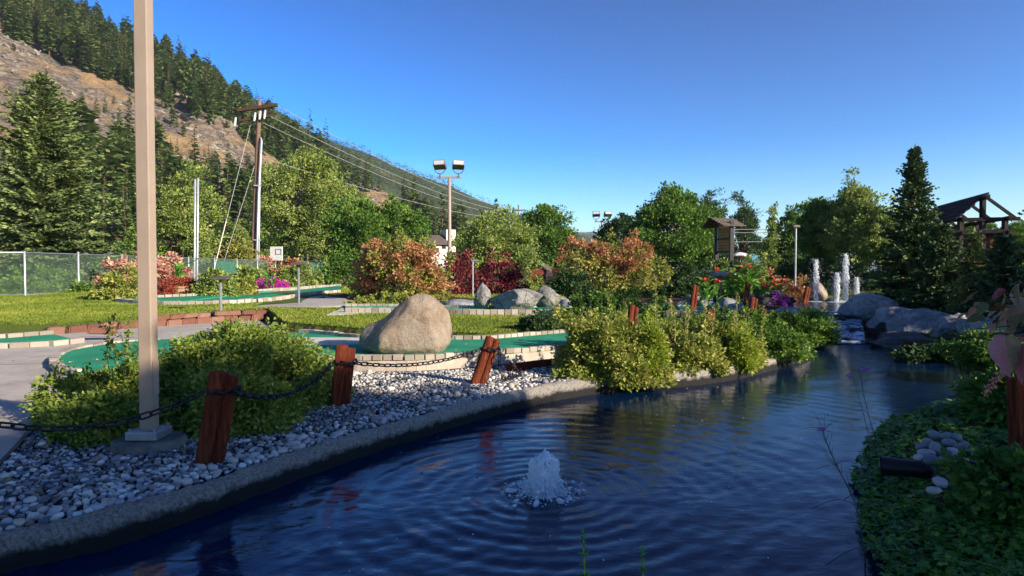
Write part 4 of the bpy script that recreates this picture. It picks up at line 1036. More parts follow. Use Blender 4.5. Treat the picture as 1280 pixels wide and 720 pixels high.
tw.build('stem', BARKG, shoot); tag(lf.build('leaves', L_POT, shoot), kind='stuff')
# shrubs on the bank
bk = shrub('spirea_shrub', 'big olive shrub hanging over the pond edge right of the pebbles', (1.36, 9.5, .0), (1.45, 1.2, .95), L_OLIVE, n=520, per=68, ls=.040, seed=53, cr=.10, lump=.5, spikes=90, spike_h=.2, low=-.1, inner=.55, stems=50)
shrub('spirea_shrub', 'olive shrub drooping to the water at the pond edge', (1.75, 9.2, -.05), (1.1, .75, .40), L_OLIVE, n=170, per=70, ls=.038, seed=54, cr=.09, low=-.2)
shrub('grass_shrub', 'narrow bright lime green upright shrub standing between the two olive bank shrubs', (2.02, 9.25, -.02), (.40, .4, .95), L_LIME, n=150, per=70, ls=.05, seed=55, cr=.07, lump=.45, spikes=60, spike_h=.22, shape='round', asp=.16)
shrub('spirea_shrub', 'second olive shrub with pale dry tips right of the lime green one', (2.75, 10.2, .0), (1.5, 1.2, .74), L_OLIVE, n=460, per=70, ls=.040, seed=56, cr=.10, lump=.5, spikes=60, spike_h=.22, low=-.1)
shrub('spirea_shrub', 'olive shrub at the tip of the bank leaning over the kerb', (3.6, 10.75, .0), (1.2, 1.0, .62), L_OLIVE, n=300, per=70, ls=.040, seed=57, cr=.11, lump=.4, spikes=40, spike_h=.22, low=-.1)
shrub('fern_shrub', 'bright lime feathery shrub at the right end of the olive bank shrubs', (3.75, 10.35, .0), (.5, .45, .72), L_LIME, n=110, per=60, ls=.05, seed=58, cr=.08, spikes=30, spike_h=.22, asp=.16)
shrub('shrub', 'green shrub behind the olive ones below the red flowers', (4.1, 12.2, .05), (2.4, 1.4, .75), L_GREEN, n=320, per=65, ls=.05, seed=59, spikes=40, spike_h=.3)
shrub('shrub', 'dark green shrub filling the gap left of the pale kerb stones', (2.4, 11.3, .05), (2.6, 1.2, .85), L_POT, n=330, per=65, ls=.045, seed=60, spikes=50, spike_h=.3)
shrub('shrub', 'green shrub under the pale dry shoots on the bank', (4.75, 11.6, .0), (1.2, 1.1, .55), L_GREEN, n=190, per=65, ls=.045, seed=61, spikes=20, spike_h=.2)
SH('low dark green bush on the point beside the cascade', 1000, 0, 1.65, 1.3, .74, L_GREEN, 'shrub', 14.3, .0, n=330, per=65, ls=.05, seed=62, cr=.14, spikes=30, spike_h=.15)
DSTK = solid('dry_stalk', (.32, .24, .13), .9)
ds = thing('dry_flower_stalks', 'tall pale seed stalks standing above the olive bank shrubs', 'dry plant', (2.4, 10.2, 0)); tw = MB(); r = np.random.default_rng(77); sd = MB()
for px, top, D in ((820, 345, 9.9), (838, 372, 10.1), (862, 385, 10.3), (880, 376, 10.4), (893, 384, 10.6), (921, 366, 10.6), (918, 388, 10.8), (842, 382, 9.8), (858, 377, 10), (958, 392, 11.4)):
    e = at(px, top, D); b = np.array((e[0] + r.normal(0, .05), e[1], .2)); p = catmull([b, (b + e) / 2 + (r.normal(0, .03), 0, 0), e], 8); tw = MB(); tw.tube(p, np.linspace(.008, .004, len(p)), 4, False); tw.build('stalk', DSTK, ds)
    leaf_cloud(sd, resample(p[6:], .025), 4, .028, .035, r)
tag(sd.build('seed_heads', L_OLIVE, ds), kind='stuff')
# shrubs along the fence
for q, (lab, px, D, w, h, mt, ls) in enumerate([
    ('rounded yellow green shrub before the fence left of the tan lamp pole', 147, 25, 1.9, 1.25, L_OLIVE, .09), ('green shrub before the fence right of the flower barrel', 272, 27, 1.6, 1.3, L_YEL, .09),
    ('low green shrub between the flower barrel and the magenta flowers', 300, 29, 1.6, .8, L_OLIVE, .09), ('orange brown shrub behind the fence near the guy wire foot', 297, 50, 3.6, 3.6, L_AUTG, .16),
    ('red leaved shrub below the basketball backboard', 333, 52, 1.9, 2.2, L_PINK, .16), ('orange shrub right of the basketball backboard', 364, 50, 2.0, 2.0, L_AUT, .16),
    ('yellow shrub behind the fence left of the basketball backboard', 316, 44, 2.0, 1.5, L_YEL, .14), ('green shrub covering the end of the fence', 425, 48, 3.0, 2.6, L_GREEN, .14), ('small yellow green shrub right of the magenta flowers behind the fence', 375, 42, 3.2, 1.5, L_YEL, .13),
    ('broad green hedge behind the fence below the left spruce', 60, 31, 6.5, 1.2, L_GREEN, .12)]):
    SH(lab, px, 0, w, w * .7, h, mt, 'shrub', D, n=130, per=55, ls=ls, seed=70 + q)
SH('salmon pink leaved shrub behind the fence at the tan lamp pole', 178, 0, 3.4, 1.8, 2.0, L_PINK, 'shrub', 31, n=170, per=55, ls=.12, seed=81)
SH('small red leaved shrub behind the fence left of the flower barrel', 216, 0, 1.3, 1.1, 1.95, L_PINK, 'shrub', 32, n=80, per=55, ls=.11, seed=82)
SH('mounded magenta petunias beside the far golf hole', 342, 362, 1.7, 1.0, .68, L_MAG, 'petunia_plant', n=120, per=60, ls=.06, seed=83, cr=.14)
SH('yellow green ground shrub at the foot of the salmon orange shrub', 500, 381, 3.8, 1.0, .32, L_OLIVE, 'shrub', n=170, per=55, ls=.06, seed=84)
# clipped dark hedge, narrow evergreens, rockery shrubs
for q, (lab, px, D, wpx, top) in enumerate([('dark clipped arborvitae left of the grey lamp pole', 988, 36, 30, 311), ('dark arborvitae right of the grey lamp pole', 1012, 37, 26, 318), ('slim sunlit green arborvitae right of the blue canopy', 963, 38, 20, 283), ('dark arborvitae behind the fountain jets', 1036, 36, 34, 322), ('dark arborvitae behind the right fountain jet', 1078, 35, 40, 330)]):
    x = (px - 640) / FPX * D; z = T1(x, D); h = CAMZ + (338.9 - top) / FPX * D - z; w = wpx * D / FPX
    shrub('arborvitae_tree', lab, (x, D, z), (w, w, h), L_DARK if q != 2 else L_YEL, n=150, per=60, ls=.10, seed=90 + q, cat='evergreen', cr=.2, shape='round', low=-.2)
SH('pale orange shrub beside the thin grey lamp pole', 981, 0, 1.9, 1.4, 1.35, L_AUT, 'shrub', 27, n=120, per=55, ls=.09, seed=96)
SH('yellow green shrub between the rockery and the blue canopy', 940, 0, 1.8, 1.3, 1.95, L_YEL, 'shrub', 29, n=110, per=55, ls=.09, seed=97)
SH('dense purple petunias at the pool edge', 969, 0, .95, .6, .62, L_PURP, 'petunia_plant', 21.5, z=.3, n=80, per=55, ls=.05, seed=98, cr=.1)
SH('purple petunias under the flat pale rock', 876, 0, .9, .5, .42, L_PURP, 'petunia_plant', 20.6, n=60, per=55, ls=.05, seed=99, cr=.1)
SH('orange leaved shrub in the middle of the rockery', 950, 0, 1.3, 1.0, 1.25, L_AUTG, 'shrub', 24.5, n=110, per=55, ls=.08, seed=100)
SH('dark green shrub on the rockery under the sign', 900, 0, 2.3, 1.2, 1.15, L_GREEN, 'shrub', 25.5, n=130, per=55, ls=.08, seed=101)
SH('yellow green shrub round the foot of the roofed sign', 905, 0, 2.2, 1.4, 1.3, L_YEL, 'shrub', 28.6, n=130, per=60, ls=.08, seed=103)
SH('green shrub behind the flat pale rock', 850, 0, 2.6, 1.2, .75, L_DARK, 'shrub', 25, n=130, per=55, ls=.08, seed=102)

CRED = solid('canna_red', (.50, .05, .035), .5, bump=0)
_m = MB()
for i in range(4):
    a_, b_ = (0, .25, .5, .75, 1)[i:i + 2]; wa, wb = (.03, .14, .17, .11, .005)[i:i + 2]; za, zb = -.35 * a_ * a_, -.35 * b_ * b_
    _m.add([(-wa, a_, za + wa * .5), (0, a_, za), (0, b_, zb), (-wb, b_, zb + wb * .5)], [(0, 1, 2, 3)]); _m.add([(0, a_, za), (wa, a_, za + wa * .5), (wb, b_, zb + wb * .5), (0, b_, zb)], [(0, 1, 2, 3)])
CLEAF = make_mesh('leaf', _m, (0, 0, 0), L_CANNA, True)
def canna(label, px, D, h, flower, seed, z=None, n=9, blades=True):
    r = np.random.default_rng(seed); x = (px - 640) / FPX * D; z = T1(x, D) if z is None else z
    t = thing('canna_plant', label, 'plant', (x, D, z)); o = np.array((x, D, z)); lf = MB(); st = MB(); fw = MB()
    for q in range(n):
        a = r.uniform(0, 6.28); b = o + (r.normal(0, .12), r.normal(0, .12), 0); top = b + (r.normal(0, .08), r.normal(0, .08), h * r.uniform(.7, 1))
        st.tube([b, (b + top) / 2, top], [.014, .012, .006], 5, False)
        for j in range(4):
            f = .25 + j * .19; a += 2.4; p = b + (top - b) * f; L = h * r.uniform(.34, .5)
            d = unit(np.array((math.cos(a) * .7, math.sin(a) * .7, .8))); s = unit(np.cross(d, (0, 0, 1.0))); pts = [p + d * L * t_ - np.array((0, 0, L * .35 * t_ * t_)) for t_ in (0, .25, .5, .75, 1)]
            wd = [.015, .09, .12, .08, .004]; wd = [w_ * .6 * h / 1.1 for w_ in wd]
            k_ = h / 1.1 * L / (h * .42); linked('leaf', CLEAF, t, p, Matrix((Vector(s), Vector(d), Vector(np.cross(s, d)))).transposed().to_euler(), (L, L, L))
        if flower and q % 2 == 0: fw = MB(); leaf_cloud(fw, top[None] + r.normal(0, .03, (5, 3)), 12, .045, .055, r, .5); fw.build('flower', CRED, t)
    st.build('stem', L_CANNA, t)
    return t
canna('canna with two red flower heads left of the stone table', 885, 19.5, 1.05, True, 1, n=6)
canna('canna with several red flowers in the centre of the rockery', 934, 21.5, 1.3, True, 2, n=10)
canna('leafy green canna with one dark red flower right of the centre', 966, 22.5, 1.25, True, 3, n=9)
canna('small canna with a red bud behind the stone table', 912, 22, 1.15, True, 4, n=7)
canna('pale green broad leaved plant behind the flower barrel', 226, 29.4, 1.5, False, 5, n=6)
canna('pale green broad leaved plant behind the magenta flowers at the fence', 337, 34, 1.15, False, 6, n=5)
# ================================================================== ROCKS
def rock_mat(name, a, b, c, scale=2.5, bump=.8, bd=.03, crack=.45):
    k = NT(name); co = k.coord()
    cc = k.ramp(k.noise(co, scale, 8, .7, .3), [(.28, a), (.5, b), (.74, c)])
    cr_ = k.ramp(k.noise(co, scale * .8, 9, .8, 1.5), [(.47, 1.0), (.5, .35), (.53, 1.0)]); cc = k.mix(.35, cc, cr_, 'MULTIPLY')
    wn_ = k.new('TexNoise'); wn_.inputs['Scale'].default_value = scale * 1.2; wn_.inputs['Detail'].default_value = 6; k.link(co, wn_.inputs['Vector']); va = k.new('VectorMath', operation='MULTIPLY_ADD'); k.link(wn_.outputs['Color'], va.inputs[0]); va.inputs[1].default_value = (.7, .7, .7); k.link(co, va.inputs[2]); vo = k.new('TexVoronoi', feature='DISTANCE_TO_EDGE'); vo.inputs['Scale'].default_value = scale * .55; k.link(va.outputs[0], vo.inputs['Vector'])
    ck = k.ramp(vo.outputs['Distance'], [(.0, .0), (.035, 1.0)]); cc = k.mix(crack, cc, k.ramp(ck, [(0, .3), (1, 1.0)]), 'MULTIPLY')
    lic = k.ramp(k.noise(co, scale * 3.5, 6, .8), [(.60, 0.0), (.70, .4)]); cc = k.mix(lic, cc, (.20, .20, .15))
    sp = k.ramp(k.noise(co, scale * 26, 5, .8), [(.3, .55), (.65, 1.0)]); cc = k.mix(.5, cc, sp, 'MULTIPLY')
    k.col(cc); k.set(.9, .2); k.bump(k.math('ADD', k.noise(co, scale * 2, 8, .75), k.math('ADD', k.math('MULTIPLY', k.noise(co, scale * 18, 6, .75), .35), k.math('MULTIPLY', ck, .4 * (crack > 0)))), bump, bd); return k.m
ROCKG = rock_mat("grey_granite", (.13, .125, .12), (.31, .29, .265), (.46, .43, .39), 2.2, 1.0, .09)
ROCKB = rock_mat("blue_grey_stone", (.12, .125, .135), (.26, .27, .285), (.42, .43, .44), 2.2)
ROCKD = rock_mat("wet_dark_stone", (.02, .022, .025), (.05, .05, .052), (.11, .105, .10), 3)
ROCKS_ = rock_mat("waterline_stone", (.05, .05, .05), (.13, .13, .125), (.24, .23, .22), 2.5)
ROCKT = rock_mat("tan_granite", (.22, .155, .10), (.36, .28, .205), (.48, .41, .33), 2.6, 1.0, .075, .0)
def rock(name, label, c, size, mat, seed=0, sub=4, facets=12, yaw=0.0, cat='rock', group=None, rough=.18, sink=.25, dmin=.62):
    r = np.random.default_rng(seed); v = ICO[sub][0].copy()
    for q in range(facets):
        n_ = unit(r.normal(0, 1, 3)); d = r.uniform(dmin, .92); e = np.clip(v @ n_ - d, 0, None); v -= e[:, None] * n_ * .97
    v *= (1 + rough * fbm(v * 1.3 + seed * 3, 4, seed)[:, None] + .04 * fbm(v * 5 + seed, 4, seed + 9)[:, None] - .05 * np.abs(fbm(v * 2.6 + seed, 4, seed + 5))[:, None])
    v = v * np.array(size) / 2
    v = v @ rotz(np.array(yaw)).T; c = np.asarray(c, float)
    m = MB(); m.add(v + c + (0, 0, size[2] * (.5 - sink)), ICO[sub][1])
    return tag(m.build(name, mat, None, c, smooth=True), label, cat, group)
# the tan boulder on the long green
bd = gz(506, 441, .2); bd[1] += .42; bd[0] *= bd[1] / (bd[1] - .42) * .99
v = ICO[5][0].copy(); xs = v[:, 0]; ww = np.sqrt(np.maximum(1 - xs ** 2, .0009)); cy, cz = v[:, 1] / ww, v[:, 2] / ww
cy, cz = np.sign(cy) * np.abs(cy) ** .8, np.sign(cz) * np.abs(cz) ** .85
top_h = np.interp(xs, [-1, -.97, -.88, -.66, -.44, -.18, .08, .29, .51, .77, .93, 1], [.20, .30, .42, .50, .58, .76, .91, .95, .92, .80, .66, .40])
bot_h = np.interp(xs, [-1, -.9, -.5, .5, .8, .97, 1], [.12, .02, -.10, -.12, -.06, .10, .25]); mid = top_h * .38 + bot_h * .2
dep = .56 * np.sqrt(np.maximum(1 - np.abs(xs) ** 2.6, 0)); zz = np.where(cz > 0, mid + cz * (top_h - mid), mid + cz * (mid - bot_h))
v = np.c_[xs * .785 + .05 * np.clip(zz - .3, 0, 1) * (xs > 0), cy * dep, zz]
for n_, d, c0 in (((-.55, -.62, .56), .36, .4), ((.1, -.97, .12), .44, .4), ((-.9, -.3, .2), .72, .3), ((.8, -.5, .3), .60, .4), ((.25, -.6, .75), .54, .4)):
    n_ = unit(np.array(n_)); e = np.clip((v - (0, 0, c0)) @ n_ - d, 0, None); v -= e[:, None] * n_ * .8
v += .035 * fbm(v * 3.2, 4, 5)[:, None] * unit(v) + .010 * fbm(v * 14, 3, 6)[:, None] * unit(v)
m = MB(); m.add(v + bd, ICO[5][1])
bo = m.build('boulder', ROCKT, None, bd, smooth=True); tag(bo, 'big tan boulder with flat face sitting on the green carpet', 'boulder')

p = gT(602, 389); rock('standing_stone', 'small pointed pale stone left of the big grey boulder', p + (0, .3, 0), (.62, .5, 1.25), ROCKG, 11, 4, 14, sink=.2, cat='rock')
p = gT(648, 392); rock('boulder', 'big fractured grey boulder behind the far green', p + (0, .9, 0), (2.5, 1.7, 1.15), ROCKG, 12, 5, 34, .2, sink=.22, dmin=.42, rough=.1, cat='boulder')
p = gT(690, 390); rock('boulder', 'smaller pale boulder touching the right end of the big grey boulder', p + (0, 1.2, 0), (1.2, 1.1, .98), ROCKG, 13, 4, 14, sink=.22, cat='boulder')
p = gT(575, 385); rock('rock', 'low flat rock left of the pointed stone', p + (0, .8, 0), (1.3, .8, .4), ROCKB, 14, 3, 12, sink=.3)
p = gT(708, 392); rock('rock', 'small grey rock in leaves right of the grey boulders', p + (0, .5, 0), (.6, .6, .5), ROCKB, 15, 3, 10)
# smooth boulders along the right side of the stream
for q, (lab, px, D, z, sx, sy, sz, yw) in enumerate([('rear rounded blue grey boulder next to the fountain pool', 1084, 18.6, .10, 1.75, 1.3, .95, -.2), ('second flat blue grey boulder along the stream', 1116, 16.8, -.05, 1.45, 1.1, .84, -.5), ('large smooth blue grey boulder at the middle of the stream row', 1153, 15.4, -.10, 1.55, 1.0, .92, -.2), ('blue grey boulder with dark hollow right of the large smooth one', 1193, 14.4, -.02, 1.0, .8, .74, .3), ('pale blue grey boulder half hidden by red leaves', 1234, 13.0, .1, 1.3, .9, .78, .3), ('long low stone ledge under the boulders at the waterline', 1134, 15.0, -.3, 1.3, .8, .55, -.9), ('low stone shelf between the boulders and the pond', 1150, 14.2, -.3, 1.9, .8, .5, -.5)]):
    rock('boulder', lab, ((px - 640) / FPX * D, D, z), (sx, sy, sz), ROCKB if q < 5 else ROCKS_, 20 + q, 5, 16, yw, 'boulder', rough=.16, sink=.2, dmin=.6)
for q, (lab, px, D, z, sx) in enumerate([('dark wet rock at the foot of the cascade', 1090, 15.4, -.22, .6), ('dark wet rock in the middle of the cascade', 1072, 16.6, -.08, .6), ('dark wet rock on the left lip of the cascade', 1026, 17.4, .0, .8), ('dark flat rock near the top of the cascade', 1052, 18.6, .12, .7), ('dark rock at the upper right of the cascade', 1074, 19, .15, .6), ('flat grey rock left of the cascade top', 985, 17.5, .2, 1.3), ('low dark rock at the left foot of the cascade', 1042, 15.6, -.2, .6), ('flat grey rock between the pool and the bank bush', 1008, 19, .22, 1.0), ('small dark rock splitting the lower cascade', 1060, 15.8, -.2, .4)]):
    rock('rock', lab, ((px - 640) / FPX * D, D, z), (sx, sx * .7, sx * .42), ROCKD if q not in (5, 7) else ROCKB, 40 + q, 3, 12, q * 1.1, sink=.35)
# rockery under the cannas
for q, (lab, px, D, z, sx, sz, mt) in enumerate([('flat pale capstone on the left of the rockery', 866, 20.3, .62, 1.0, .25, ROCKG), ('white lit stone below the flat pale capstone', 853, 20, .35, .9, .4, ROCKG), ('pale upright block under the red flowers', 936, 20.5, .45, .5, .75, ROCKG), ('bluish rock at the foot of the rockery', 907, 19.2, .35, .9, .6, ROCKB), ('dark rock between the red posts', 922, 18.4, .3, .8, .6, ROCKB), ('long dark rock edging the upper pool', 958, 21.8, .42, 1.3, .45, ROCKD), ('dark rock below the purple petunias', 983, 22.4, .42, .8, .4, ROCKD), ('grey rock left of the stone table', 884, 19.6, .4, .7, .5, ROCKB), ('dark boulder mound under the roofed sign', 902, 28.5, .9, 2.0, 1.1, ROCKD), ('pale topped boulder at the foot of the sign post', 914, 28, 1.0, 1.1, 1.0, ROCKG), ('tan rock behind the left fountain jet', 1020, 27, .5, 1.2, .9, ROCKT), ('dark rock left of the sign mound', 885, 28, .7, 1.2, .9, ROCKD)]):
    rock('rock', lab, ((px - 640) / FPX * D, D, z), (sx, sx * .7, sz), mt, 60 + q, 3, 12, q * .8, sink=.3)
p = at(152, 312, 62); rock('rock', 'bare tan rock outcrop behind the fence beside the left spruce', (p[0], p[1], .3), (7.5, 5, 5.2), ROCKT, 80, 4, 18, .3, sink=.28)
# pebbles resting in the ivy at the right
OPV = obj_random("river_stone", [(0, (.14, .15, .17)), (.5, (.28, .28, .29)), (1, (.48, .47, .46))], .6)
r = np.random.default_rng(17); sm = []
for q in range(3):
    b = MB(); v_ = ICO[3][0] * (1 + .14 * fbm(ICO[3][0] + q * 5, 2, q)[:, None]); b.add(v_, ICO[3][1]); sm.append(make_mesh('river_stone', b, (0, 0, 0), OPV, True))
STL = [f'{a} river stone in the {b} row of the pale cluster in the ivy' for a, b in [('middle', 'top'), ('left', 'top'), ('left', 'second'), ('right', 'top'), ('left', 'third'), ('second', 'third'), ('third', 'third'), ('right', 'third'), ('left', 'fourth'), ('second', 'fourth'), ('third', 'fourth'), ('right', 'fourth'), ('left', 'bottom'), ('second', 'bottom'), ('third', 'bottom'), ('right', 'bottom')]] + ['upper of two pale river stones just under the spotlight', 'lower of two pale river stones just under the spotlight', 'small river stone at the right end of the cluster in the ivy', 'small river stone at the upper right of the cluster in the ivy']
def ivz(x, y): return T1(x, y)
for q, (px, py, s) in enumerate([(1187, 547, 15), (1172, 545, 14), (1163, 553, 13), (1199, 548, 14), (1156, 560, 14), (1172, 558, 13), (1190, 556, 18), (1205, 560, 13), (1162, 568, 16), (1178, 567, 20), (1196, 567, 16), (1213, 568, 15), (1152, 574, 13), (1168, 577, 17), (1186, 577, 20), (1204, 574, 15), (1180, 605, 17), (1172, 615, 14), (1222, 578, 9), (1210, 556, 10)]):
    D = CAMZ * .8 * FPX / (py - 339); x = (px - 640) / FPX * D; z = CAMZ - (py - 339) / FPX * D
    o = linked('river_stone', sm[q % 3], None, (x, D, z), (r.normal(0, .2), r.normal(0, .2), r.uniform(0, 6.28)), tuple(s * D / FPX * .6 * np.array((1.05, .8, .6))))
    tag(o, STL[q], 'stone', 'river stones in the ivy')
IVYHOLE = np.array([gz(x, y, .3) for x, y in [(1146, 552), (1180, 540), (1212, 546), (1222, 580), (1190, 590), (1150, 584)]])

# ================================================================== RED POSTS AND CHAINS
k = NT("red_stained_timber"); co = k.coord((8, 8, .8)); c = k.ramp(k.noise(co, 6, 7, .75), [(.3, (.13, .026, .012)), (.55, (.21, .05, .024)), (.78, (.29, .09, .045))])
ck = k.ramp(k.noise(k.coord((30, 30, 1.2)), 2.2, 7, .8), [(.40, .25), (.50, 1.0)]); c = k.mix(.55, c, ck, 'MULTIPLY'); c = k.mix(k.ramp(k.noise(k.coord((12, 12, 2)), 3, 7, .8), [(.60, 0.0), (.72, .45)]), c, (.30, .17, .11)); k.col(c); k.set(.92, .12); k.bump(k.math('ADD', k.noise(co, 20, 6, .8), ck), .9, .02); REDW = k.m
ENDW = solid("timber_end_grain", (.22, .07, .035), .85, .2, 0, .4, 30, .5)
def timber(name, a, b, w, parent, round_=False):
    a = np.asarray(a, float); b = np.asarray(b, float); m = MB()
    if round_: m.tube([a, a * .5 + b * .5, b - (b - a) * .02, b], [w / 2, w / 2, w / 2, w / 2 * .86], 12)
    else: m.bar(a, b, w, w * .9)
    o = m.build(name, REDW, parent, smooth=False)
    if not round_: bev(o, w * .16, 2)
    else:
        for f in o.data.polygons: f.use_smooth = len(f.vertices) == 4
    return o
def post(label, pb, D, pt, w1, w2, dpx, round_=False, group='red timber chain posts', bury=.15, name='chain_post', dtop=0.0, top2=-.04):
    b = at(*pb, D); t_ = at(*pt, D - dtop); ax = unit(t_ - b); t = thing(name, label, 'post', b, group)
    off = np.array(((w1 + w2) / 2 * .97, .035, 0))
    timber('timber', b - ax * bury, t_, w1, t, round_); timber('timber', b - ax * bury + off, t_ + off + ax * top2, w2, t, round_)
    return t, b, t_, off
ps1 = post('nearest leaning pair of red timbers beside the cinquefoil shrub', (254, 586), 5.05, (274, 464), .118, .082, 0)
ps2 = post('upright pair of red timbers on the pebbles left of the tan boulder', (420, 509), 7.25, (428, 431), .122, .085, 0)
ps3 = post('steeply leaning pair of round red timbers right of the tan boulder', (592, 483), 8.55, (613, 421), .12, .095, 0, True)
BLK = solid("black_iron_chain", (.018, .018, .022), .5, .5, .6, .3, 30, .3)
def link_mesh(L, w, rr):
    a = np.linspace(0, 2 * math.pi, 12, endpoint=False); hx = L / 2 - w / 2
    p = np.c_[np.cos(a) * (w / 2 - rr) + np.where(np.cos(a) > 0, hx, -hx), np.sin(a) * (w / 2 - rr), 0 * a]
    n = 12; t_ = unit(np.roll(p, -1, 0) - np.roll(p, 1, 0)); Z = np.array((0, 0, 1.0)); N = np.cross(t_, Z); u = np.arange(5) * 2 * math.pi / 5
    v = p[:, None] + rr * (np.cos(u)[None, :, None] * N[:, None] + np.sin(u)[None, :, None] * Z)
    i = np.arange(n)[:, None] * 5; j = np.arange(5)[None]; i2 = ((np.arange(n) + 1) % n)[:, None] * 5; j2 = (j + 1) % 5
    b = MB(); b.add(v.reshape(-1, 3), np.stack([i + j, i + j2, i2 + j2, i2 + j], -1).reshape(-1, 4)); return make_mesh('link', b, (0, 0, 0), BLK, True)
LK = link_mesh(.105, .062, .0085)
def place_links(parent, pts, pitch=.078, jit=.1, me=None):
    p = resample(pts, pitch)
    for q in range(len(p) - 1):
        d = p[q + 1] - p[q]; rot = d.__class__; X = Vector(d).normalized(); Zr = Vector((0, 0, 1)) if abs(X.z) < .9 else Vector((0, 1, 0))
        Yv = Zr.cross(X).normalized(); Zv = X.cross(Yv); M = Matrix((X, Yv, Zv)).transposed() @ Matrix.Rotation((math.pi / 2) * (q % 2) + .5 + rng.normal(0, jit), 3, 'X')
        linked('link', me or LK, parent, (p[q] + p[q + 1]) / 2, M.to_euler(), (1, 1, 1))
def sagged(a, b, sag, n=24):
    t_ = np.linspace(0, 1, n)[:, None]; p = np.asarray(a) * (1 - t_) + np.asarray(b) * t_; p[:, 2] -= (4 * sag * t_ * (1 - t_))[:, 0]; return p
def wrap(parent, ps, f, w, ry=.095):
    t, b, tp, off = ps; c = b + (tp - b) * f + off * .5; a = np.linspace(-.4, 5.9, 16)
    rx = w; place_links(parent, np.c_[c[0] + np.cos(a) * rx, c[1] + np.sin(a) * ry, c[2] + .012 * np.sin(a * 2)], .078, .3)
def pp(ps, f, dx, dy=-.07): t, b, tp, off = ps; return b + (tp - b) * f + off * .5 + (dx, dy, 0)
ch = thing('chain', 'black iron chain sagging from the left edge to the nearest red post', 'chain', ps1[1])
place_links(ch, sagged(at(-170, 476, 4.1), pp(ps1, .80, -.12), .30)); wrap(ch, ps1, .8, .125)
ch = thing('chain', 'black iron chain running from the nearest red post to the upright red post', 'chain', ps2[1])
place_links(ch, sagged(pp(ps1, .80, .13), pp(ps2, .72, -.13), .17)); wrap(ch, ps2, .72, .125)
ch = thing('chain', 'black iron chain sagging before the wall from the upright to the steeply leaning post', 'chain', ps3[1])
place_links(ch, sagged(pp(ps2, .72, .13), pp(ps3, .76, -.13), .10)); wrap(ch, ps3, .76, .125)
ch = thing('chain', 'short chain hanging down the right side of the steeply leaning post to the pebbles', 'chain', ps3[1] + (.2, 0, 0))
a_ = pp(ps3, .76, .12); place_links(ch, [a_, a_ + (.02, 0, -.35), (a_[0] + .08, a_[1] + .05, .1), (a_[0] + .3, a_[1] + .5, .09), (gz(641, 461, .05)[0] - .04, gz(641, 461, .05)[1] - .07, .15)])
lg = thing('fallen_post', 'red timber post lying on the pebbles under the brick edging', 'post', gz(665, 460, 0))
la, lb = gz(636, 461, .08), gz(702, 452, .08); m = MB(); m.tube([la, (la + lb) / 2, lb + (.25, .1, 0)], [.075, .078, .075], 12); lo_ = m.build('timber', REDW, lg)
# posts further along the stream
for q, (lab, px, base, top, D, w) in enumerate([('short red post pair above the big olive bank shrub', 787, 408, 381, 10.6, .10), ('short red post pair in the second olive shrub', 884, 412, 388, 11.2, .10), ('tall red post pair left of the upper pool', 937, 400, 371, 14.0, .11), ('red post in front of the pale capstone', 865, 380, 356, 17.0, .11), ('thin red post under the red flowers', 931, 382, 352, 17.5, .09), ('short dark red post at the pool rim', 950, 397, 384, 14.6, .10), ('small red post on the grass left of the fountain jets', 1006, 373, 358, 25.5, .14)]):
    post(lab, (px, base), D, (px + (3 if q != 2 else 4), top), w, w * .75, 0, True, bury=.3)
rp = post('red timber post standing in ivy at the right edge', (1276, 585), 4.3, (1271, 472), .10, .07, 0, False, bury=.3)

# ================================================================== THE TAN LAMP POLE
k = NT("tan_pole_paint"); co = k.coord(); c = k.ramp(k.noise(co, 1.5, 5), [(.3, (.27, .205, .15)), (.7, (.34, .26, .195))]); c = k.mix(k.ramp(k.noise(co, 22, 6, .8), [(.60, 0.0), (.74, .6)]), c, (.22, .15, .10)); c = k.mix(k.ramp(k.noise(k.coord((14, 14, .5)), 3, 6, .75), [(.5, 0.0), (.75, .35)]), c, (.24, .18, .14)); k.col(c); k.set(.55, .4); k.bump(k.noise(co, 60, 3), .08, .003); TAN = k.m
GREYM = solid("grey_galvanised_steel", (.30, .31, .33), .45, .5, .5, .15, 10, .05)
FTG = speckle("footing_concrete", [(.3, (.055, .06, .05)), (.7, (.19, .18, .16))], 6, .9, 50, .7, .01)
pb = np.array(gz(187, 548, .09)); pb[2] = 0
lp = thing('lamp_pole', 'tall square tan lamp pole rising through the cinquefoil shrub', 'lamp pole', pb)
m = MB(); m.box(pb + (0, 0, 3.35), (.113, .113, 6.5)); m.build('pole', TAN, lp, bevel=.008)
m = MB(); m.box(pb + (.0, -.005, .14), (.27, .27, .08)); m.build('base_cover', GREYM, lp, bevel=.012)
m = MB(); m.lathe(pb, [(.0, -.2), (.30, -.2), (.305, .03), (.29, .085), (.27, .095), (0, .095)], 28); m.build('footing', FTG, lp)
m = MB(); m.box(pb + (.0625, .0, .62), (.012, .085, .30)); pan = m.build('access_panel', TAN, lp, bevel=.004)
for sx_ in (-.105, .105):
    for sy_ in (-.105, .105): m = MB(); m.tube([pb + (sx_, sy_ - .005, .17), pb + (sx_, sy_ - .005, .20)], .014, 6); m.build('bolt', GREYM, lp)
m = MB(); m.box(pb + (.0705, .0, .60), (.006, .016, .016)); m.build('screw', GREYM, pan)
BRONZE = solid("floodlight_housing", (.16, .12, .085), .5, .4, .2, .2, 20, .05)
LENS = solid("floodlight_glass", (.45, .47, .48), .1, .6, 0, .05, 5, 0)
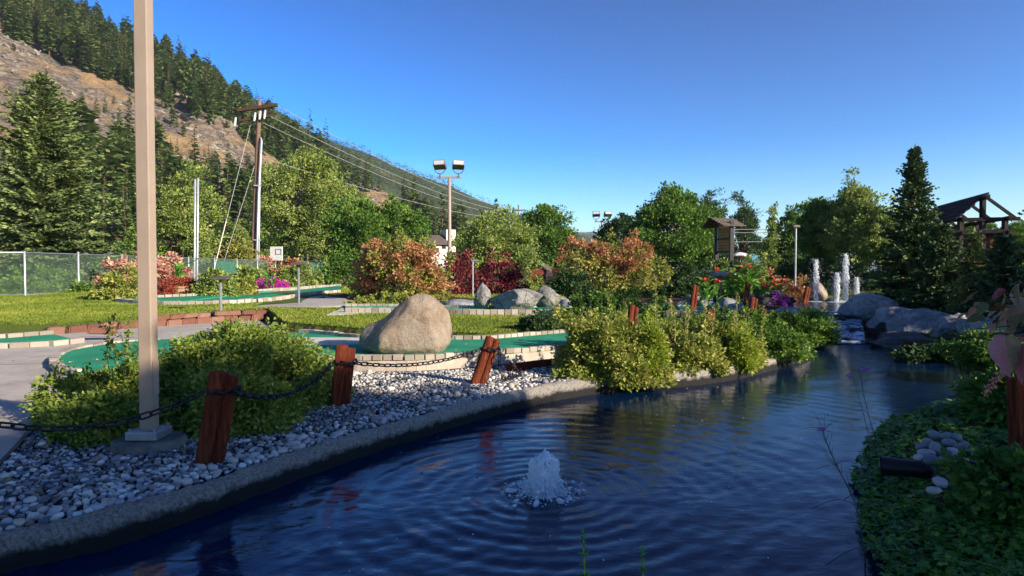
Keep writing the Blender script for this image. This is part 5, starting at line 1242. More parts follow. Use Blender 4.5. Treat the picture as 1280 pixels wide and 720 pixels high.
def flood_heads(t, top, sc, wid, mat=BRONZE):
    m = MB(); m.box(top, (wid * 1.25 * sc, .12 * sc, .10 * sc)); m.build('crossbar', TAN, t)
    for s in (-1, 1):
        c = top + np.array((s * wid * .5 * sc, -.05 * sc, 0)); m = MB()
        m.bar(c + (-.0 * sc, 0, 0), c + (0, 0, .22 * sc), .07 * sc)
        ring = [c + np.array((math.cos(a) * .30 * sc, 0, .52 * sc - math.sin(a) * .34 * sc)) for a in np.linspace(0, math.pi, 9)]
        m.tube(ring, .025 * sc, 4); yk = m.build('yoke', mat, t)
        hd = MB(); M = np.array(Matrix.Rotation(R(-22), 3, 'X') @ Matrix.Rotation(R(6 * s), 3, 'Z')); hc = c + np.array((0, -.05, .66)) * sc
        hd.box(hc, (.66 * sc, .52 * sc, .34 * sc), M, .92); ho = hd.build('lamp_head', mat, t, bevel=.03 * sc)
        gl = MB(); gl.box(hc + M @ np.array((0, -.262 * sc, -.02 * sc)), (.54 * sc, .012 * sc, .24 * sc), M); gl.build('lens', LENS, ho)
flood_heads(lp, pb + (0, 0, 6.65), .8, 1.0)
def lamp(label, px, D, top, sc, wid, wpole):
    x = (px - 640) / FPX * D; z = T1(x, D); zt = CAMZ + (338.9 - top) / FPX * D; t = thing('floodlight_pole', label, 'lamp pole', (x, D, z), 'twin floodlight poles')
    m = MB(); m.tube([(x, D, z - .2), (x, D, (z + zt) / 2), (x, D, zt)], [wpole, wpole * .85, wpole * .7], 8); m.build('pole', TAN, t, smooth=True); flood_heads(t, np.array((x, D, zt)), sc, wid)
lamp('tall pole with two tan floodlights beside the small white house', 562, 45, 222, 1.3, 1.0, .15)
lamp('more distant pole with two floodlights above the rusty orange shrub', 752, 72, 277, 1.3, 1.0, .15)
x = (994 - 640) / FPX * 27; t = thing('lamp_post', 'thin grey lamp post with a small box head beside the pale orange shrub', 'lamp pole', (x, 27, .5)); zt = CAMZ + (338.9 - 283) / FPX * 27
m = MB(); m.tube([(x, 27, .3), (x, 27, zt)], .04, 8); m.build('pole', GREYM, t); m = MB(); m.box((x, 27, zt), (.28, .22, .1)); m.build('lamp_head', BRONZE, t, bevel=.02)
def stand(label, px, base, top, D=None, arm=True):
    p = gT(px, base); D = p[1]; zt = CAMZ + (338.9 - top) / FPX * D; t = thing('score_stand', label, 'score stand', p, 'score stands at the golf holes')
    m = MB(); m.tube([p - (0, 0, .1), (p[0], p[1], zt)], .042, 10); m.build('post', GREYM, t, smooth=True)
    M = np.array(Matrix.Rotation(R(10), 3, 'X')); m = MB(); m.box((p[0] + .02, p[1], zt + .02), (.50, .36, .035), M); m.build('tray', solid("tray_board", (.10, .075, .06), .7), t, bevel=.008)
stand('grey score stand with flat dark top beside the red block wall', 276, 396, 348)
stand('grey score stand with flat dark top on the pavement by the far golf hole', 373.5, 381.5, 330)
p = gT(591, 392); D = 27; x = (591 - 640) / FPX * D; t = thing('path_light', 'short white path light between the maroon barberry shrubs', 'path light', (x, D, T1(x, D)))
m = MB(); m.tube([(x, D, .3), (x, D, 1.97)], .035, 8); m.build('post', GREYM, t); m = MB(); m.box((x + .09, D, 2.0), (.30, .1, .06)); m.build('lamp_head', GREYM, t)
# ================================================================== CHAIN LINK FENCE
GALV = solid("fence_galvanised", (.42, .44, .45), .45, .5, .4, .1, 6, .03)
WIREM = solid("green_coated_wire", (.17, .25, .20), .5, .4, .2, .2, 3, 0)
SCRN = leaf_mat("green_screen_cloth", [(0, (.01, .10, .06)), (1, (.015, .14, .085))], .35, 6, .8)
fA, fB = np.array((-31.0, 22.6)), np.array((-18.9, 66.0)); fK = np.array((-20.7, 27.2))
fpath = [np.array((-27.5, 26.4)), fK, np.array((-19.75, 46.0)), fB]
fe = thing('chain_link_fence', 'long chain link fence with grey rails along the back of the lawn', 'fence', (fK[0], fK[1], T1(*fK)))
FHT = 1.86
pm = MB(); pm.tube([(0, 0, -.2), (0, 0, 1), (0, 0, FHT + .06)], .042, 8); PME = make_mesh('post', pm, (0, 0, 0), GALV, True)
for a, b in zip(fpath[:-1], fpath[1:]):
    L = np.linalg.norm(b - a); n = max(2, int(round(L / 3.3))); wi = MB(); d = (b - a) / L
    for q in range(n):
        p = a + d * L * q / n; linked('post', PME, fe, (p[0], p[1], T1(*p)), (0, 0, 0), (1, 1, 1))
    za, zb = T1(*a), T1(*b); zg = lambda s: za + (zb - za) * s / L
    m = MB(); m.tube([(a[0], a[1], za + FHT), (b[0], b[1], zb + FHT)], .032, 6); m.build('rail', GALV, fe, smooth=True)
    m = MB(); m.tube([(a[0], a[1], za + .06), (b[0], b[1], zb + .06)], .014, 4); m.build('tension_wire', GALV, fe)
    sp = .085 if L < 25 else .11
    for s in np.arange(-FHT, L, sp):
        for sg in (1, -1):
            s0, s1 = s, s + FHT; z0, z1 = (0.05, FHT) if sg > 0 else (FHT, .05)
            e0, e1 = max(s0, 0), min(s1, L)
            if e1 - e0 < .05: continue
            f0, f1 = (e0 - s0) / FHT, (e1 - s0) / FHT
            A = a + d * e0; B = a + d * e1
            wi.tube([(A[0], A[1], zg(e0) + z0 + (z1 - z0) * f0), (B[0], B[1], zg(e1) + z0 + (z1 - z0) * f1)], .0034, 3, False)
    tag(wi.build('wire_mesh', WIREM, fe), kind='stuff')
def screen(s0, s1, h, seg):
    a, b = fpath[seg], fpath[seg + 1]; d = (b - a) / np.linalg.norm(b - a); n_ = np.array((-d[1], d[0])) * .06
    ss = np.linspace(s0, s1, 14); m = MB(); pts = [a + d * s + n_ * (1 + .4 * math.sin(s * 5)) for s in ss]
    v = [(p[0], p[1], T1(*p) + .05) for p in pts] + [(p[0], p[1], T1(*p) + h - .04 * math.sin(i * 1.3) ** 2) for i, p in enumerate(pts)]
    m.add(v, [(i, i + 1, i + 15, i + 14) for i in range(13)]); m.build('screen_cloth', SCRN, fe)
screen(9, 15, 1.75, 2); screen(15.5, 19.2, 1.72, 2); screen(16.0, 18.6, 1.7, 1)

# ================================================================== UTILITY POLE AND WIRES
OLDW = solid("weathered_pole_wood", (.17, .105, .075), .95, .1, 0, .35, 6, .5, .02)
DKW = solid("dark_crossarm_wood", (.07, .04, .028), .95, .1, 0, .35, 6, .5, .02)
GLZ = solid("grey_insulator", (.45, .46, .47), .3, .5, 0, .1, 6, 0)
D = 52.0; ub = at(315.5, 338, D); ut = at(324.5, 129, D)
up_ = thing('utility_pole', 'tall leaning wooden utility pole with crossarms beside the cottonwood', 'utility pole', (ub[0], ub[1], T1(ub[0], D)))
m = MB(); m.tube(catmull([ub - (0, 0, 1.5), ub, (ub + ut) / 2, ut + (0, 0, .2)], 4), np.linspace(.27, .16, 13), 10); m.build('pole', OLDW, up_, smooth=True)
for (x0, y0, x1, y1, w) in ((297, 138, 347, 131, .24), (299, 151, 338, 145, .18)):
    m = MB(); m.bar(at(x0, y0, D - .25), at(x1, y1, D - .25), w, w * 1.1); m.build('crossarm', DKW, up_, bevel=.02)
m = MB(); m.bar(at(303, 137, D - .2), at(322, 152, D - .2), .06); m.bar(at(341, 133, D - .2), at(326, 152, D - .2), .06); m.build('brace', DKW, up_)
for px, py in ((318.5, 146), (325, 144), (331, 143), (294, 152)):
    m = MB(); c = at(px, py, D - .45); m.tube([c - (.06, 0, .34), c - (.02, 0, .1), c + (.05, 0, .34)], [.07, .11, .07], 8); m.build('insulator', GLZ, up_, smooth=True)
m = MB(); m.tube([at(321, 336, D - .35), at(323, 250, D - .33), at(327, 176, D - .28), at(325.5, 172, D - .1)], .085, 8); m.build('conduit', GALV, up_, smooth=True)
m = MB(); m.tube([at(323.5, 336, D - .35), at(324.5, 240, D - .33), at(325, 222, D - .3)], .06, 8); m.build('conduit', GALV, up_, smooth=True)
for py in (300, 232): m = MB(); c = at(321.8, py, D - .3); m.box(c, (.55, .2, .1)); m.build('clamp', GALV, up_)
WM = solid("bright_cable", (.42, .40, .37), .5, .4, .2, .05, 3, 0)
for q, (a, b, D2, s, wh) in enumerate([((346, 132), (648, 262), 170, 1.6, 'highest of the cables crossing the hillside from the utility pole'), ((337, 145), (648, 265), 170, 1.8, 'second highest cable crossing the hillside from the utility pole'), ((326, 152), (648, 268), 170, 2.0, 'third cable crossing the hillside from the utility pole'), ((324, 196), (648, 275), 170, 1.2, 'lowest cable leaving the utility pole behind the cottonwood')]):
    p = sagged(at(*a, D), at(*b, D2), s, 30); m = MB(); m.tube(p, np.linspace(.022, .05, 30), 4, False); tag(m.build('cable', WM, None, p[0]), wh, 'cable', 'cables of the utility pole')
for q, (a, b, wh) in enumerate([((314, 152), (262, 322), 'pale guy wire with long guard left of the utility pole'), ((319, 205), (270, 326), 'second guy wire running down close to the utility pole')]):
    A, B = at(*a, D), at(*b, D - 7); B[2] = T1(B[0], B[1]); g = thing('guy_wire', wh, 'guy wire', B, 'guy wires of the utility pole'); m = MB(); m.tube([A, B], .014, 4, False); m.build('cable', WM, g)
    if q == 0: m = MB(); m.tube([B + (A - B) * .02, B + (A - B) * .36], .035, 6); m.build('guard', solid("guard_plastic", (.55, .50, .42), .6), g)
for px, top, wh in ((243.5, 224, 'left of two thin white poles behind the pale aspen'), (247, 223, 'right of two thin white poles behind the pale aspen')):
    b = at(px - 1.5, 300, 41); b[2] = .2; t_ = at(px + .5, top, 41); m = MB(); m.tube([b, (b + t_) / 2, t_], .065, 8); tag(m.build('steel_pole', GALV, None, b, smooth=True), wh, 'pole', 'pair of thin white poles')
D = 170; b = at(648, 330, D); t_ = at(648, 256, D); t = thing('utility_pole', 'tiny distant power pole with one crossarm above the rounded tree', 'utility pole', (b[0], D, 0)); m = MB(); m.tube([(b[0], D, 0), (b[0], D, 9), t_], .2, 6); m.build('pole', OLDW, t); m = MB(); m.bar(at(640, 263, D), at(657, 262.5, D), .25); m.build('crossarm', DKW, t)
for py, wh in ((286, 'top horizontal cable behind the roofed sign'), (290, 'middle horizontal cable behind the roofed sign'), (301.5, 'lowest horizontal cable behind the roofed sign')):
    p = sagged(at(800, py - 1, 60), at(1010, py, 58), .1, 8); m = MB(); m.tube(p, .03, 4, False); tag(m.build('cable', WM, None, p[0]), wh, 'cable', 'cables behind the roofed sign')

# ================================================================== ROOFED SIGN, HOUSE, STALLS, CANOPY, SHED
SHING = solid("dark_shingles", (.10, .075, .065), .9, .2, 0, .4, 6, .4, .02)
PLANK = solid("sign_panel_wood", (.34, .175, .055), .6, .3, 0, .3, 5, .1)
POSTD = solid("sign_post_dark", (.055, .045, .045), .7, .3, 0, .3, 5, .2)
D = 30.0
def q3(px, py, d=D): return at(px, py, d)
sg = thing('roofed_sign', 'tall wooden sign with two tan panels under a small gabled roof', 'sign', (q3(905, 330)[0], D, T1(q3(905, 330)[0], D)))
pl_, pr_ = q3(895.5, 320, 30.5), q3(914, 330, 29.4)
for p, tp in ((pl_, 279), (pr_, 276)):
    zt = CAMZ + (338.9 - tp) / FPX * p[1]; m = MB(); m.box((p[0], p[1], (zt + .4) / 2), (.17, .17, zt - .4)); m.build('post', POSTD, sg, bevel=.015)
dv = unit(pr_ * (1, 1, 0) - pl_ * (1, 1, 0)); nv_ = np.array((dv[1], -dv[0], 0)); cx = (pl_ + pr_) / 2 * (1, 1, 0)
MS = np.stack([dv, -nv_, np.array((0, 0, 1.0))], 1); wd = np.linalg.norm((pr_ - pl_)[:2])
zY = lambda py: CAMZ + (338.9 - py) / FPX * D
for y0, y1 in ((284, 297.5), (300, 313.5)):
    m = MB(); m.box(cx + (0, 0, (zY(y0) + zY(y1)) / 2), (wd - .2, .06, zY(y0) - zY(y1)), MS); pn = m.build('panel', PLANK, sg, bevel=.01)
    m = MB()                                                      # carved, unreadable from here: shallow dark grooves in rows
    for rr, (l, r_) in enumerate(((-.3, .28), (-.22, .32), (-.28, .2))):
        zc = (zY(y0) + zY(y1)) / 2 + (.13 - .13 * rr); xs = np.linspace(l, r_, 12); pts = [cx + dv * x * wd / .9 + nv_ * .036 + (0, 0, zc + .035 * math.sin(i * 2.1 + rr)) for i, x in enumerate(xs)]
        m.tube(pts, .010, 4)
    m.build('carving', solid("carved_groove", (.12, .06, .025), .9), pn)
    m = MB(); m.bar(cx - dv * wd / 2 + nv_ * .0 + (0, 0, zY(y1) - .05), cx + dv * wd / 2 + (0, 0, zY(y1) - .05), .13, .1); m.build('rail', POSTD, sg)
    m = MB(); m.bar(cx - dv * (wd / 2 - .13) + nv_ * .02 + (0, 0, zY(y1)), cx - dv * (wd / 2 - .13) + nv_ * .02 + (0, 0, zY(y0)), .06); m.build('trim', solid("pale_trim", (.5, .47, .42), .7), sg)
rz0, rz1 = zY(284), zY(272.5); apx = cx - dv * .22
for s in (-1, 1):
    m = MB(); e = cx + dv * s * (.92 if s < 0 else .82); rows = 5
    for k_ in range(rows):
        f0, f1 = k_ / rows, (k_ + 1) / rows; A0 = e * (1 - f0) + apx * f0; A1 = e * (1 - f1 - .03) + apx * (f1 + .03); z0 = rz0 + (rz1 - rz0) * f0; z1 = rz0 + (rz1 - rz0) * (f1 + .03)
        for h in (0,):
            v = []
            for P_, z_ in ((A0, z0 + .05), (A1, z1)):
                for sd in (-.62, .62): v.append(P_ + nv_ * sd + (0, 0, z_))
            for P_, z_ in ((A0, z0), (A1, z1 - .05)):
                for sd in (-.62, .62): v.append(P_ + nv_ * sd + (0, 0, z_))
            m.add(v, [(0, 1, 3, 2), (4, 6, 7, 5), (0, 4, 5, 1), (0, 2, 6, 4), (1, 5, 7, 3), (2, 3, 7, 6)])
    m.build('roof', SHING, sg)
# --- white house
PLAS = solid("white_plaster", (.66, .61, .53), .9, .2, 0, .12, 1.2, .1)
WINM = solid("window_glass", (.03, .035, .04), .1, .5, 0, .1, 2, 0)
def boxM(yaw): return np.array(Matrix.Rotation(yaw, 3, 'Z'))
def gable(mb, c, w, d, z0, z1, M, over=.25, th=.12):        # ridge along local x
    for s in (-1, 1):
        v = []
        for x in (-w / 2 - over, w / 2 + over):
            for (y, z) in ((s * (d / 2 + over), z0 - (z1 - z0) * over / (d / 2)), (0, z1), (0, z1 + th), (s * (d / 2 + over), z0 - (z1 - z0) * over / (d / 2) + th)): v.append((x, y, z))
        mb.add(np.array(v) @ M.T + c, [(0, 1, 2, 3), (7, 6, 5, 4), (0, 4, 5, 1), (1, 5, 6, 2), (2, 6, 7, 3), (3, 7, 4, 0)])
D = 75.0; hc = np.array(((543 - 640) / FPX * D, D, 0)); M = boxM(R(26)); zz = lambda py: CAMZ + (338.9 - py) / FPX * D
ho = thing('house', 'small white plaster house with dark roof half hidden by autumn shrubs', 'house', hc)
m = MB(); m.box(hc + (0, 0, zz(304) / 2), (3.3, 2.4, zz(304)), M)
g = np.array([(-1.65, -1.2, zz(304)), (-1.65, 1.2, zz(304)), (-1.65, 0, zz(295.5)), (1.65, -1.2, zz(304)), (1.65, 1.2, zz(304)), (1.65, 0, zz(295.5))]) @ M.T + hc; m.add(g, [(0, 1, 2), (3, 5, 4)]); m.build('wall', PLAS, ho)
m = MB(); gable(m, hc, 3.3, 2.4, zz(304), zz(295), M, .35, .12); m.build('roof', SHING, ho)
m = MB(); m.box(hc + M @ np.array((1.75, -.2, zz(287) / 2)), (1.15, 1.4, zz(287)), M); m.build('tower', PLAS, ho)
m = MB(); m.box(hc + M @ np.array((-.6, -1.35, zz(313))), (1.3, .5, .5), M); m.build('balcony', solid("balcony_wood", (.20, .075, .045), .8), ho)
for lx, py, w, h in ((-.6, 307, .7, .8), (.75, 308, .5, .6)):
    m = MB(); m.box(hc + M @ np.array((lx, -1.205, zz(py))), (w, .06, h), M); wf = m.build('window', DKW, ho); m = MB(); m.box(hc + M @ np.array((lx, -1.238, zz(py))), (w - .16, .02, h - .16), M); m.build('pane', WINM, wf)
for ly in (-.45, .45):
    m = MB(); m.box(hc + M @ np.array((-1.655, ly, zz(309))), (.06, .5, .7), M); m.build('window', DKW, ho)
# --- red stalls
REDP = solid("red_board_paint", (.40, .07, .06), .75, .3, 0, .25, 3, .1)
def stall(label, px, D, w, pyt, pyb, roof, yaw, seed):
    c = np.array(((px - 640) / FPX * D, D, 0)); zf = lambda py: CAMZ + (338.9 - py) / FPX * D; M = boxM(R(yaw)); t = thing('garden_stall', label, 'stall', c, 'red stalls')
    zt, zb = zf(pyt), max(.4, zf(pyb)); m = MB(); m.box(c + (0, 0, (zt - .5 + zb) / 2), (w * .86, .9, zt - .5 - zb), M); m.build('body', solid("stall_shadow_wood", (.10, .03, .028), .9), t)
    m = MB(); m.box(c + M @ np.array((0, -.1, zt - .25)), (w, 1.05, .5), M); m.build('fascia', REDP, t, bevel=.02)
    for q in range(7):
        m = MB(); x = (q - 3) * w * .125; m.box(c + M @ np.array((x, -.52, (zt - .5 + zb) / 2)), (w * .07, .08, zt - .5 - zb), M); m.build('slat', REDP, t)
    if roof: m = MB(); gable(m, c + M @ np.array((0, .2, 0)), w * .8, 1.6, zt + .05, zf(roof), boxM(R(yaw + 90)), .3, .1); m.build('roof', SHING, t); 
stall('red slatted stall with dark gabled roof left of the rusty orange shrub', 672, 58, 1.5, 336, 356, 326, -18, 1)
stall('second red stall right of the gabled one partly hidden by leaves', 701, 57, 1.2, 335, 350, 0, -28, 2)
# --- blue canopy and parasol far behind the rockery
D = 70.0; c = np.array(((950 - 640) / FPX * D, D, 0)); zz = lambda py: CAMZ + (338.9 - py) / FPX * D; BLU = solid("blue_canopy_cloth", (.10, .30, .42), .7, .3, 0, .15, 1, .1)
t = thing('canopy', 'large blue canopy roof far behind the rockery', 'canopy', c); m = MB(); gable(m, c, 4.6, 5, zz(331), zz(318), boxM(0), .1, .08); m.build('roof', BLU, t)
for sx in (-2.1, 2.1):
    for sy in (-2.2, 2.2): m = MB(); m.box(c + (sx, sy, .9), (.1, .1, 2.2)); m.build('pole', GALV, t)
D = 62.0; c = np.array(((925 - 640) / FPX * D, D, 0)); zz = lambda py: CAMZ + (338.9 - py) / FPX * D; t = thing('parasol', 'small white parasol top behind the roofed sign', 'parasol', c); m = MB(); m.lathe(c, [(.01, zz(315)), (.5, zz(316.5)), (1.05, zz(319.5)), (1.02, zz(320.3)), (0.01, zz(317))], 8); m.build('canopy', solid("white_cloth", (.7, .68, .66), .8, bump=0), t); m = MB(); m.tube([c, c + (0, 0, 2), c + (0, 0, zz(315.5))], .03, 6); m.build('pole', GALV, t)
# --- dark timber shed frame at the right
TW = solid("dark_weathered_timber", (.026, .020, .020), .9, .2, 0, .4, 4, .4, .02); TWR = solid("red_brown_boards", (.13, .05, .025), .9, .2, 0, .4, 4, .3)
A = np.array((22.0, 30.0, 0)); u_ = unit(np.array((1.75, 6.0, 0))); v_ = np.array((u_[1], -u_[0], 0)); hw, RZ, EZ, LEN = 1.12, 4.98, 4.02, 6.4
sh = thing('timber_shed', 'dark open timber frame building with half boarded gable roof on the slope', 'shed', A + u_ * 3 + (0, 0, .5))
def sp3(a, b, z): return A + u_ * a + v_ * b + (0, 0, z)
for a in (0, LEN / 2, LEN):
    for b in (-hw * .8, 0 if a != LEN / 2 else -hw * .8, hw * .8):
        top_ = RZ if b == 0 else EZ; m = MB(); m.bar(sp3(a, b, .2), sp3(a, b, top_ - .05), .20); m.build('post', TW, sh, bevel=.02)
for a, b0, b1, z in ((-.05, -hw * 1.05, hw * 1.3, EZ - .05), (-.06, -hw, hw * 1.1, EZ - .62), (-.05, -hw, hw * 1.1, 2.5), (LEN, -hw, hw, EZ - .05)): m = MB(); m.bar(sp3(a, b0, z), sp3(a, b1, z), .17); m.build('beam', TW, sh, bevel=.015)
for b in (-hw * .82, hw * .82):
    for z in (EZ - .02, EZ - .7): m = MB(); m.bar(sp3(-.5, b, z), sp3(LEN, b, z), .16); m.build('beam', TW, sh, bevel=.015)
m = MB(); m.bar(sp3(-.55, 0, RZ), sp3(LEN + .3, 0, RZ), .2); m.build('ridge_beam', TW, sh, bevel=.02)
for a in np.linspace(-.3, LEN, 4): m = MB(); m.bar(sp3(a, 0, RZ + .02), sp3(a, hw * 1.08, EZ - .06), .12); m.build('rafter', TW, sh)
for q in range(7):                                             # uneven roof boards on the side towards the pond
    f0, f1 = q / 7, (q + 1) / 7 + .03; a0 = -.5 + rng.normal(0, .12); a1 = LEN + rng.normal(0, .2); 
    P0 = lambda a, f, dz: sp3(a, -hw * 1.12 * (1 - f), EZ - .1 + (RZ + .12 - EZ + .1) * f + dz)
    v = [P0(a0, f0, .12), P0(a1, f0, .12), P0(a1, f1, .05), P0(a0, f1, .05), P0(a0, f0, .03), P0(a1, f0, .03), P0(a1, f1, -.03), P0(a0, f1, -.03)]
    m = MB(); m.add(v, [(0, 1, 2, 3), (4, 7, 6, 5), (0, 4, 5, 1), (1, 5, 6, 2), (2, 6, 7, 3), (3, 7, 4, 0)]); m.build('roof_board', TW, sh)
for q in range(9): m = MB(); a = .3 + q * .62; m.bar(sp3(a, hw * .3, .8), sp3(a, hw * .3, 3.2 - .25 * (q % 3)), .5, .05, u_); m.build('wall_board', TWR, sh)
# --- barrel planter, backboard, stone table
p = gT(228, 370); STV = isl_random("barrel_stave", [(0, (.30, .15, .07)), (1, (.46, .27, .14))], .8, 10)
t = thing('barrel_planter', 'half wooden barrel with red flowers at the edge of the far green', 'planter', p); m = MB(); rr = .52
for q in range(20):
    a = q * math.pi / 10; ca_, sa_ = math.cos(a), math.sin(a); tx, ty = -sa_ * .078, ca_ * .078
    v = [];
    for z, r_ in ((0, .84), (.22, .97), (.42, 1.0)):
        for o in (0, -.03): v += [(ca_ * (rr * r_ + o) - tx, sa_ * (rr * r_ + o) - ty, z), (ca_ * (rr * r_ + o) + tx, sa_ * (rr * r_ + o) + ty, z)]
    m.add(np.array(v) + p, [(0, 1, 5, 4), (4, 5, 9, 8), (8, 9, 11, 10), (2, 6, 7, 3), (6, 10, 11, 7), (0, 4, 6, 2), (1, 3, 7, 5), (4, 8, 10, 6), (5, 7, 11, 9)])
m.build('staves', STV, t)
for z, r_ in ((.10, .905), (.32, 1.0)): m = MB(); m.lathe(p + (0, 0, z), [(rr * r_ + .004, 0), (rr * r_ + .012, .0), (rr * r_ + .012, .045), (rr * r_ + .004, .045)], 24); m.build('hoop', BRONZE, t)
m = MB(); m.lathe(p, [(0, .36), (.48, .36)], 20); m.build('soil', SOIL, t)
shrub('flowering_plant', 'low red and bronze flowers overflowing the wooden barrel', p + (-.1, 0, .34), (1.55, 1.0, .46), L_RED, n=110, per=60, ls=.06, seed=111, cr=.12, cat='flowers')
shrub('flowering_plant', 'dull red flowers left of the wooden barrel', gT(208, 371.5), (.9, .8, .62), L_RED, n=70, per=55, ls=.06, seed=112, cr=.12, cat='flowers')
D = 52; c = at(345.5, 317, D); t = thing('basketball_hoop', 'white basketball backboard standing behind the fence', 'basketball hoop', (c[0], D + .3, .4)); m = MB(); M = boxM(R(-12)); m.box(c, (1.12, .05, 1.14), M); bb = m.build('backboard', solid("white_board", (.72, .70, .66), .5, bump=0), t, bevel=.01)
m = MB(); cc = c + M @ np.array((.22, -.04, .15))
for x0, z0, x1, z1 in ((-.24, .2, .24, .2), (-.24, -.2, .24, -.2), (-.24, -.2, -.24, .2), (.24, -.2, .24, .2)): m.bar(cc + M @ np.array((x0, 0, z0)), cc + M @ np.array((x1, 0, z1)), .05, .02)
m.build('target_square', solid("grey_paint", (.25, .23, .22), .6, bump=0), bb)
m = MB(); m.tube([(c[0], D + .25, .2), (c[0], D + .25, c[2])], .07, 8); m.build('post', DKW, t)
D = 20.5; c = np.array(((898 - 640) / FPX * D, D, T1((898 - 640) / FPX * D, D))); t = thing('stone_table', 'small table of a pale stone slab on a grey stump in the rockery', 'table', c); zt = CAMZ + (338.9 - 345) / FPX * D
m = MB(); m.lathe(c, [(.0, -.1), (.12, -.1), (.10, .3), (.11, zt - c[2]), (0, zt - c[2])], 10); m.build('stump', OLDW, t, smooth=True)
v = ICO[3][0] * (1 + .12 * fbm(ICO[3][0] * 1.5, 2, 7)[:, None]); v = np.c_[v[:, :2] * (.29, .22), np.clip(v[:, 2], -.5, .5) * .14] + np.array((c[0], c[1], zt + .06)); m = MB(); m.add(v, ICO[3][1]); m.build('slab', ROCKG, t)

# ================================================================== FOUNTAINS
k = NT("white_water"); k.col((.93, .95, .96)); k.set(.35, .5); tr = k.new('BsdfTranslucent'); tr.inputs[0].default_value = (.86, .9, .95, 1)
mx = k.new('MixShader'); mx.inputs[0].default_value = .4; k.link(k.b.outputs[0], mx.inputs[1]); k.link(tr.outputs[0], mx.inputs[2]); k.link(mx.outputs[0], k.out.inputs[0]); FOAM = k.m
k = NT("clear_splash"); k.col((.8, .87, .93)); k.set(.05, .5); tp_ = k.new('BsdfTransparent'); mx = k.new('MixShader'); mx.inputs[0].default_value = .55; k.link(k.b.outputs[0], mx.inputs[1]); k.link(tp_.outputs[0], mx.inputs[2]); k.link(mx.outputs[0], k.out.inputs[0]); CLEAR = k.m
def jet(label, c, h, w, seed, n=900):
    r = np.random.default_rng(seed); t = thing('fountain_jet', label, 'fountain', c, 'white fountain jets'); c = np.asarray(c, float); m = MB()
    f = r.random(n) ** .8; rad = w * (.34 + .26 * np.sin(f * 3.0) + .06 * np.sin(f * 17 + seed)) * r.random(n) ** .6; a = r.uniform(0, 6.28, n); P_ = c + np.c_[np.cos(a) * rad, np.sin(a) * rad, f * h]
    s = w * r.uniform(.05, .13, n) * (1.15 - .5 * f); M_ = rotz(a) @ rotx(r.normal(0, .15, n)) @ (np.eye(3)[None] * np.stack([s * .7, s * .7, s * r.uniform(1.2, 3.2, n)], -1)[:, None, :]); stamp(m, ICO[1][0], ICO[1][1], M_, P_)
    m.build('water_column', FOAM, t, smooth=True)
    m = MB(); n2 = n; f = r.random(n2); rad = w * (.4 + 1.3 * r.random(n2) ** 2); a = r.uniform(0, 6.28, n2); P_ = c + np.c_[np.cos(a) * rad, np.sin(a) * rad, f * h * 1.04]; s = w * r.uniform(.015, .05, n2)
    stamp(m, ICO[1][0], ICO[1][1], np.eye(3)[None] * np.stack([s * .6, s * .6, s * 1.5], -1)[:, None, :], P_); tag(m.build('spray_drops', FOAM, t, smooth=True), kind='stuff')
    m = MB(); n3 = 160; a = r.uniform(0, 6.28, n3); rad = w * r.random(n3) ** .5 * 1.6; s = w * r.uniform(.08, .2, n3); stamp(m, ICO[1][0], ICO[1][1], np.eye(3)[None] * np.stack([s, s, s * .3], -1)[:, None, :], c + np.c_[np.cos(a) * rad, np.sin(a) * rad, 0 * a + .02]); tag(m.build('foam', FOAM, t, smooth=True), kind='stuff')
for q, (lab, px, top, D, w) in enumerate([('left white fountain jet standing apart in the upper pool', 1020, 325, 26, .19), ('tallest white fountain jet behind the first blue grey boulder', 1057, 318, 26.5, .22), ('shorter white fountain jet left of the tallest', 1046, 341, 25.6, .20), ('short white fountain jet right of the tallest by the boulder', 1071, 347, 26.2, .17)]):
    jet(lab, ((px - 640) / FPX * D, D, PZ), CAMZ + (338.9 - top) / FPX * D - PZ, w, 200 + q, 700)
c = BUB * (1, 1, 0) + (0, 0, WZ); r = np.random.default_rng(9); t = thing('fountain_jet', 'frothy white bubbling fountain dome in the middle of the near pond', 'fountain', c)
v = ICO[5][0].copy(); zz_ = (v[:, 2] + 1) / 2; rad = np.interp(zz_, [0, .06, .2, .5, .8, .92, .97, 1], [.150, .135, .122, .115, .108, .092, .06, .0]); ang = np.arctan2(v[:, 1], v[:, 0])
v = np.c_[np.cos(ang) * rad, np.sin(ang) * rad, zz_ * .295 - .02]; g_ = fbm(np.c_[np.cos(ang) * 3.2, np.sin(ang) * 3.2, v[:, 2] * 7], 4, 3); g2 = fbm(v * 60, 3, 4); v[:, :2] *= (1 + .16 * g_ + .13 * g2)[:, None]; v[:, 2] += (.02 * g2 + .02 * g_) * zz_; m = MB(); m.add(v + c, ICO[5][1]); m.build('water_dome', FOAM, t, smooth=True)
m = MB(); v = ICO[4][0].copy(); zz_ = (v[:, 2] + 1) / 2; rad = np.interp(zz_, [0, .3, .7, 1], [.085, .055, .02, .0]); ang = np.arctan2(v[:, 1], v[:, 0]); v = np.c_[np.cos(ang) * rad + .01 * zz_, np.sin(ang) * rad, .25 + zz_ * .10]; v += .012 * fbm(v * 22, 3, 8)[:, None]; m.add(v + c, ICO[4][1]); m.build('clear_cap', CLEAR, t, smooth=True)
m = MB(); n = 420; a = r.uniform(0, 6.28, n); lob = .6 + .8 * (vnoise(np.c_[np.cos(a) * 2.2, np.sin(a) * 2.2, 0 * a], 6) * .5 + .5); rad = .11 + .26 * lob * r.random(n) ** 2.0; s = np.exp(r.normal(-5.6, .7, n)) * (1.3 - rad * 1.6); z = np.abs(r.normal(0, .05, n)) * np.clip(1.7 - rad * 4, .1, 1) * lob; P_ = c + np.c_[np.cos(a) * rad, np.sin(a) * rad, z]
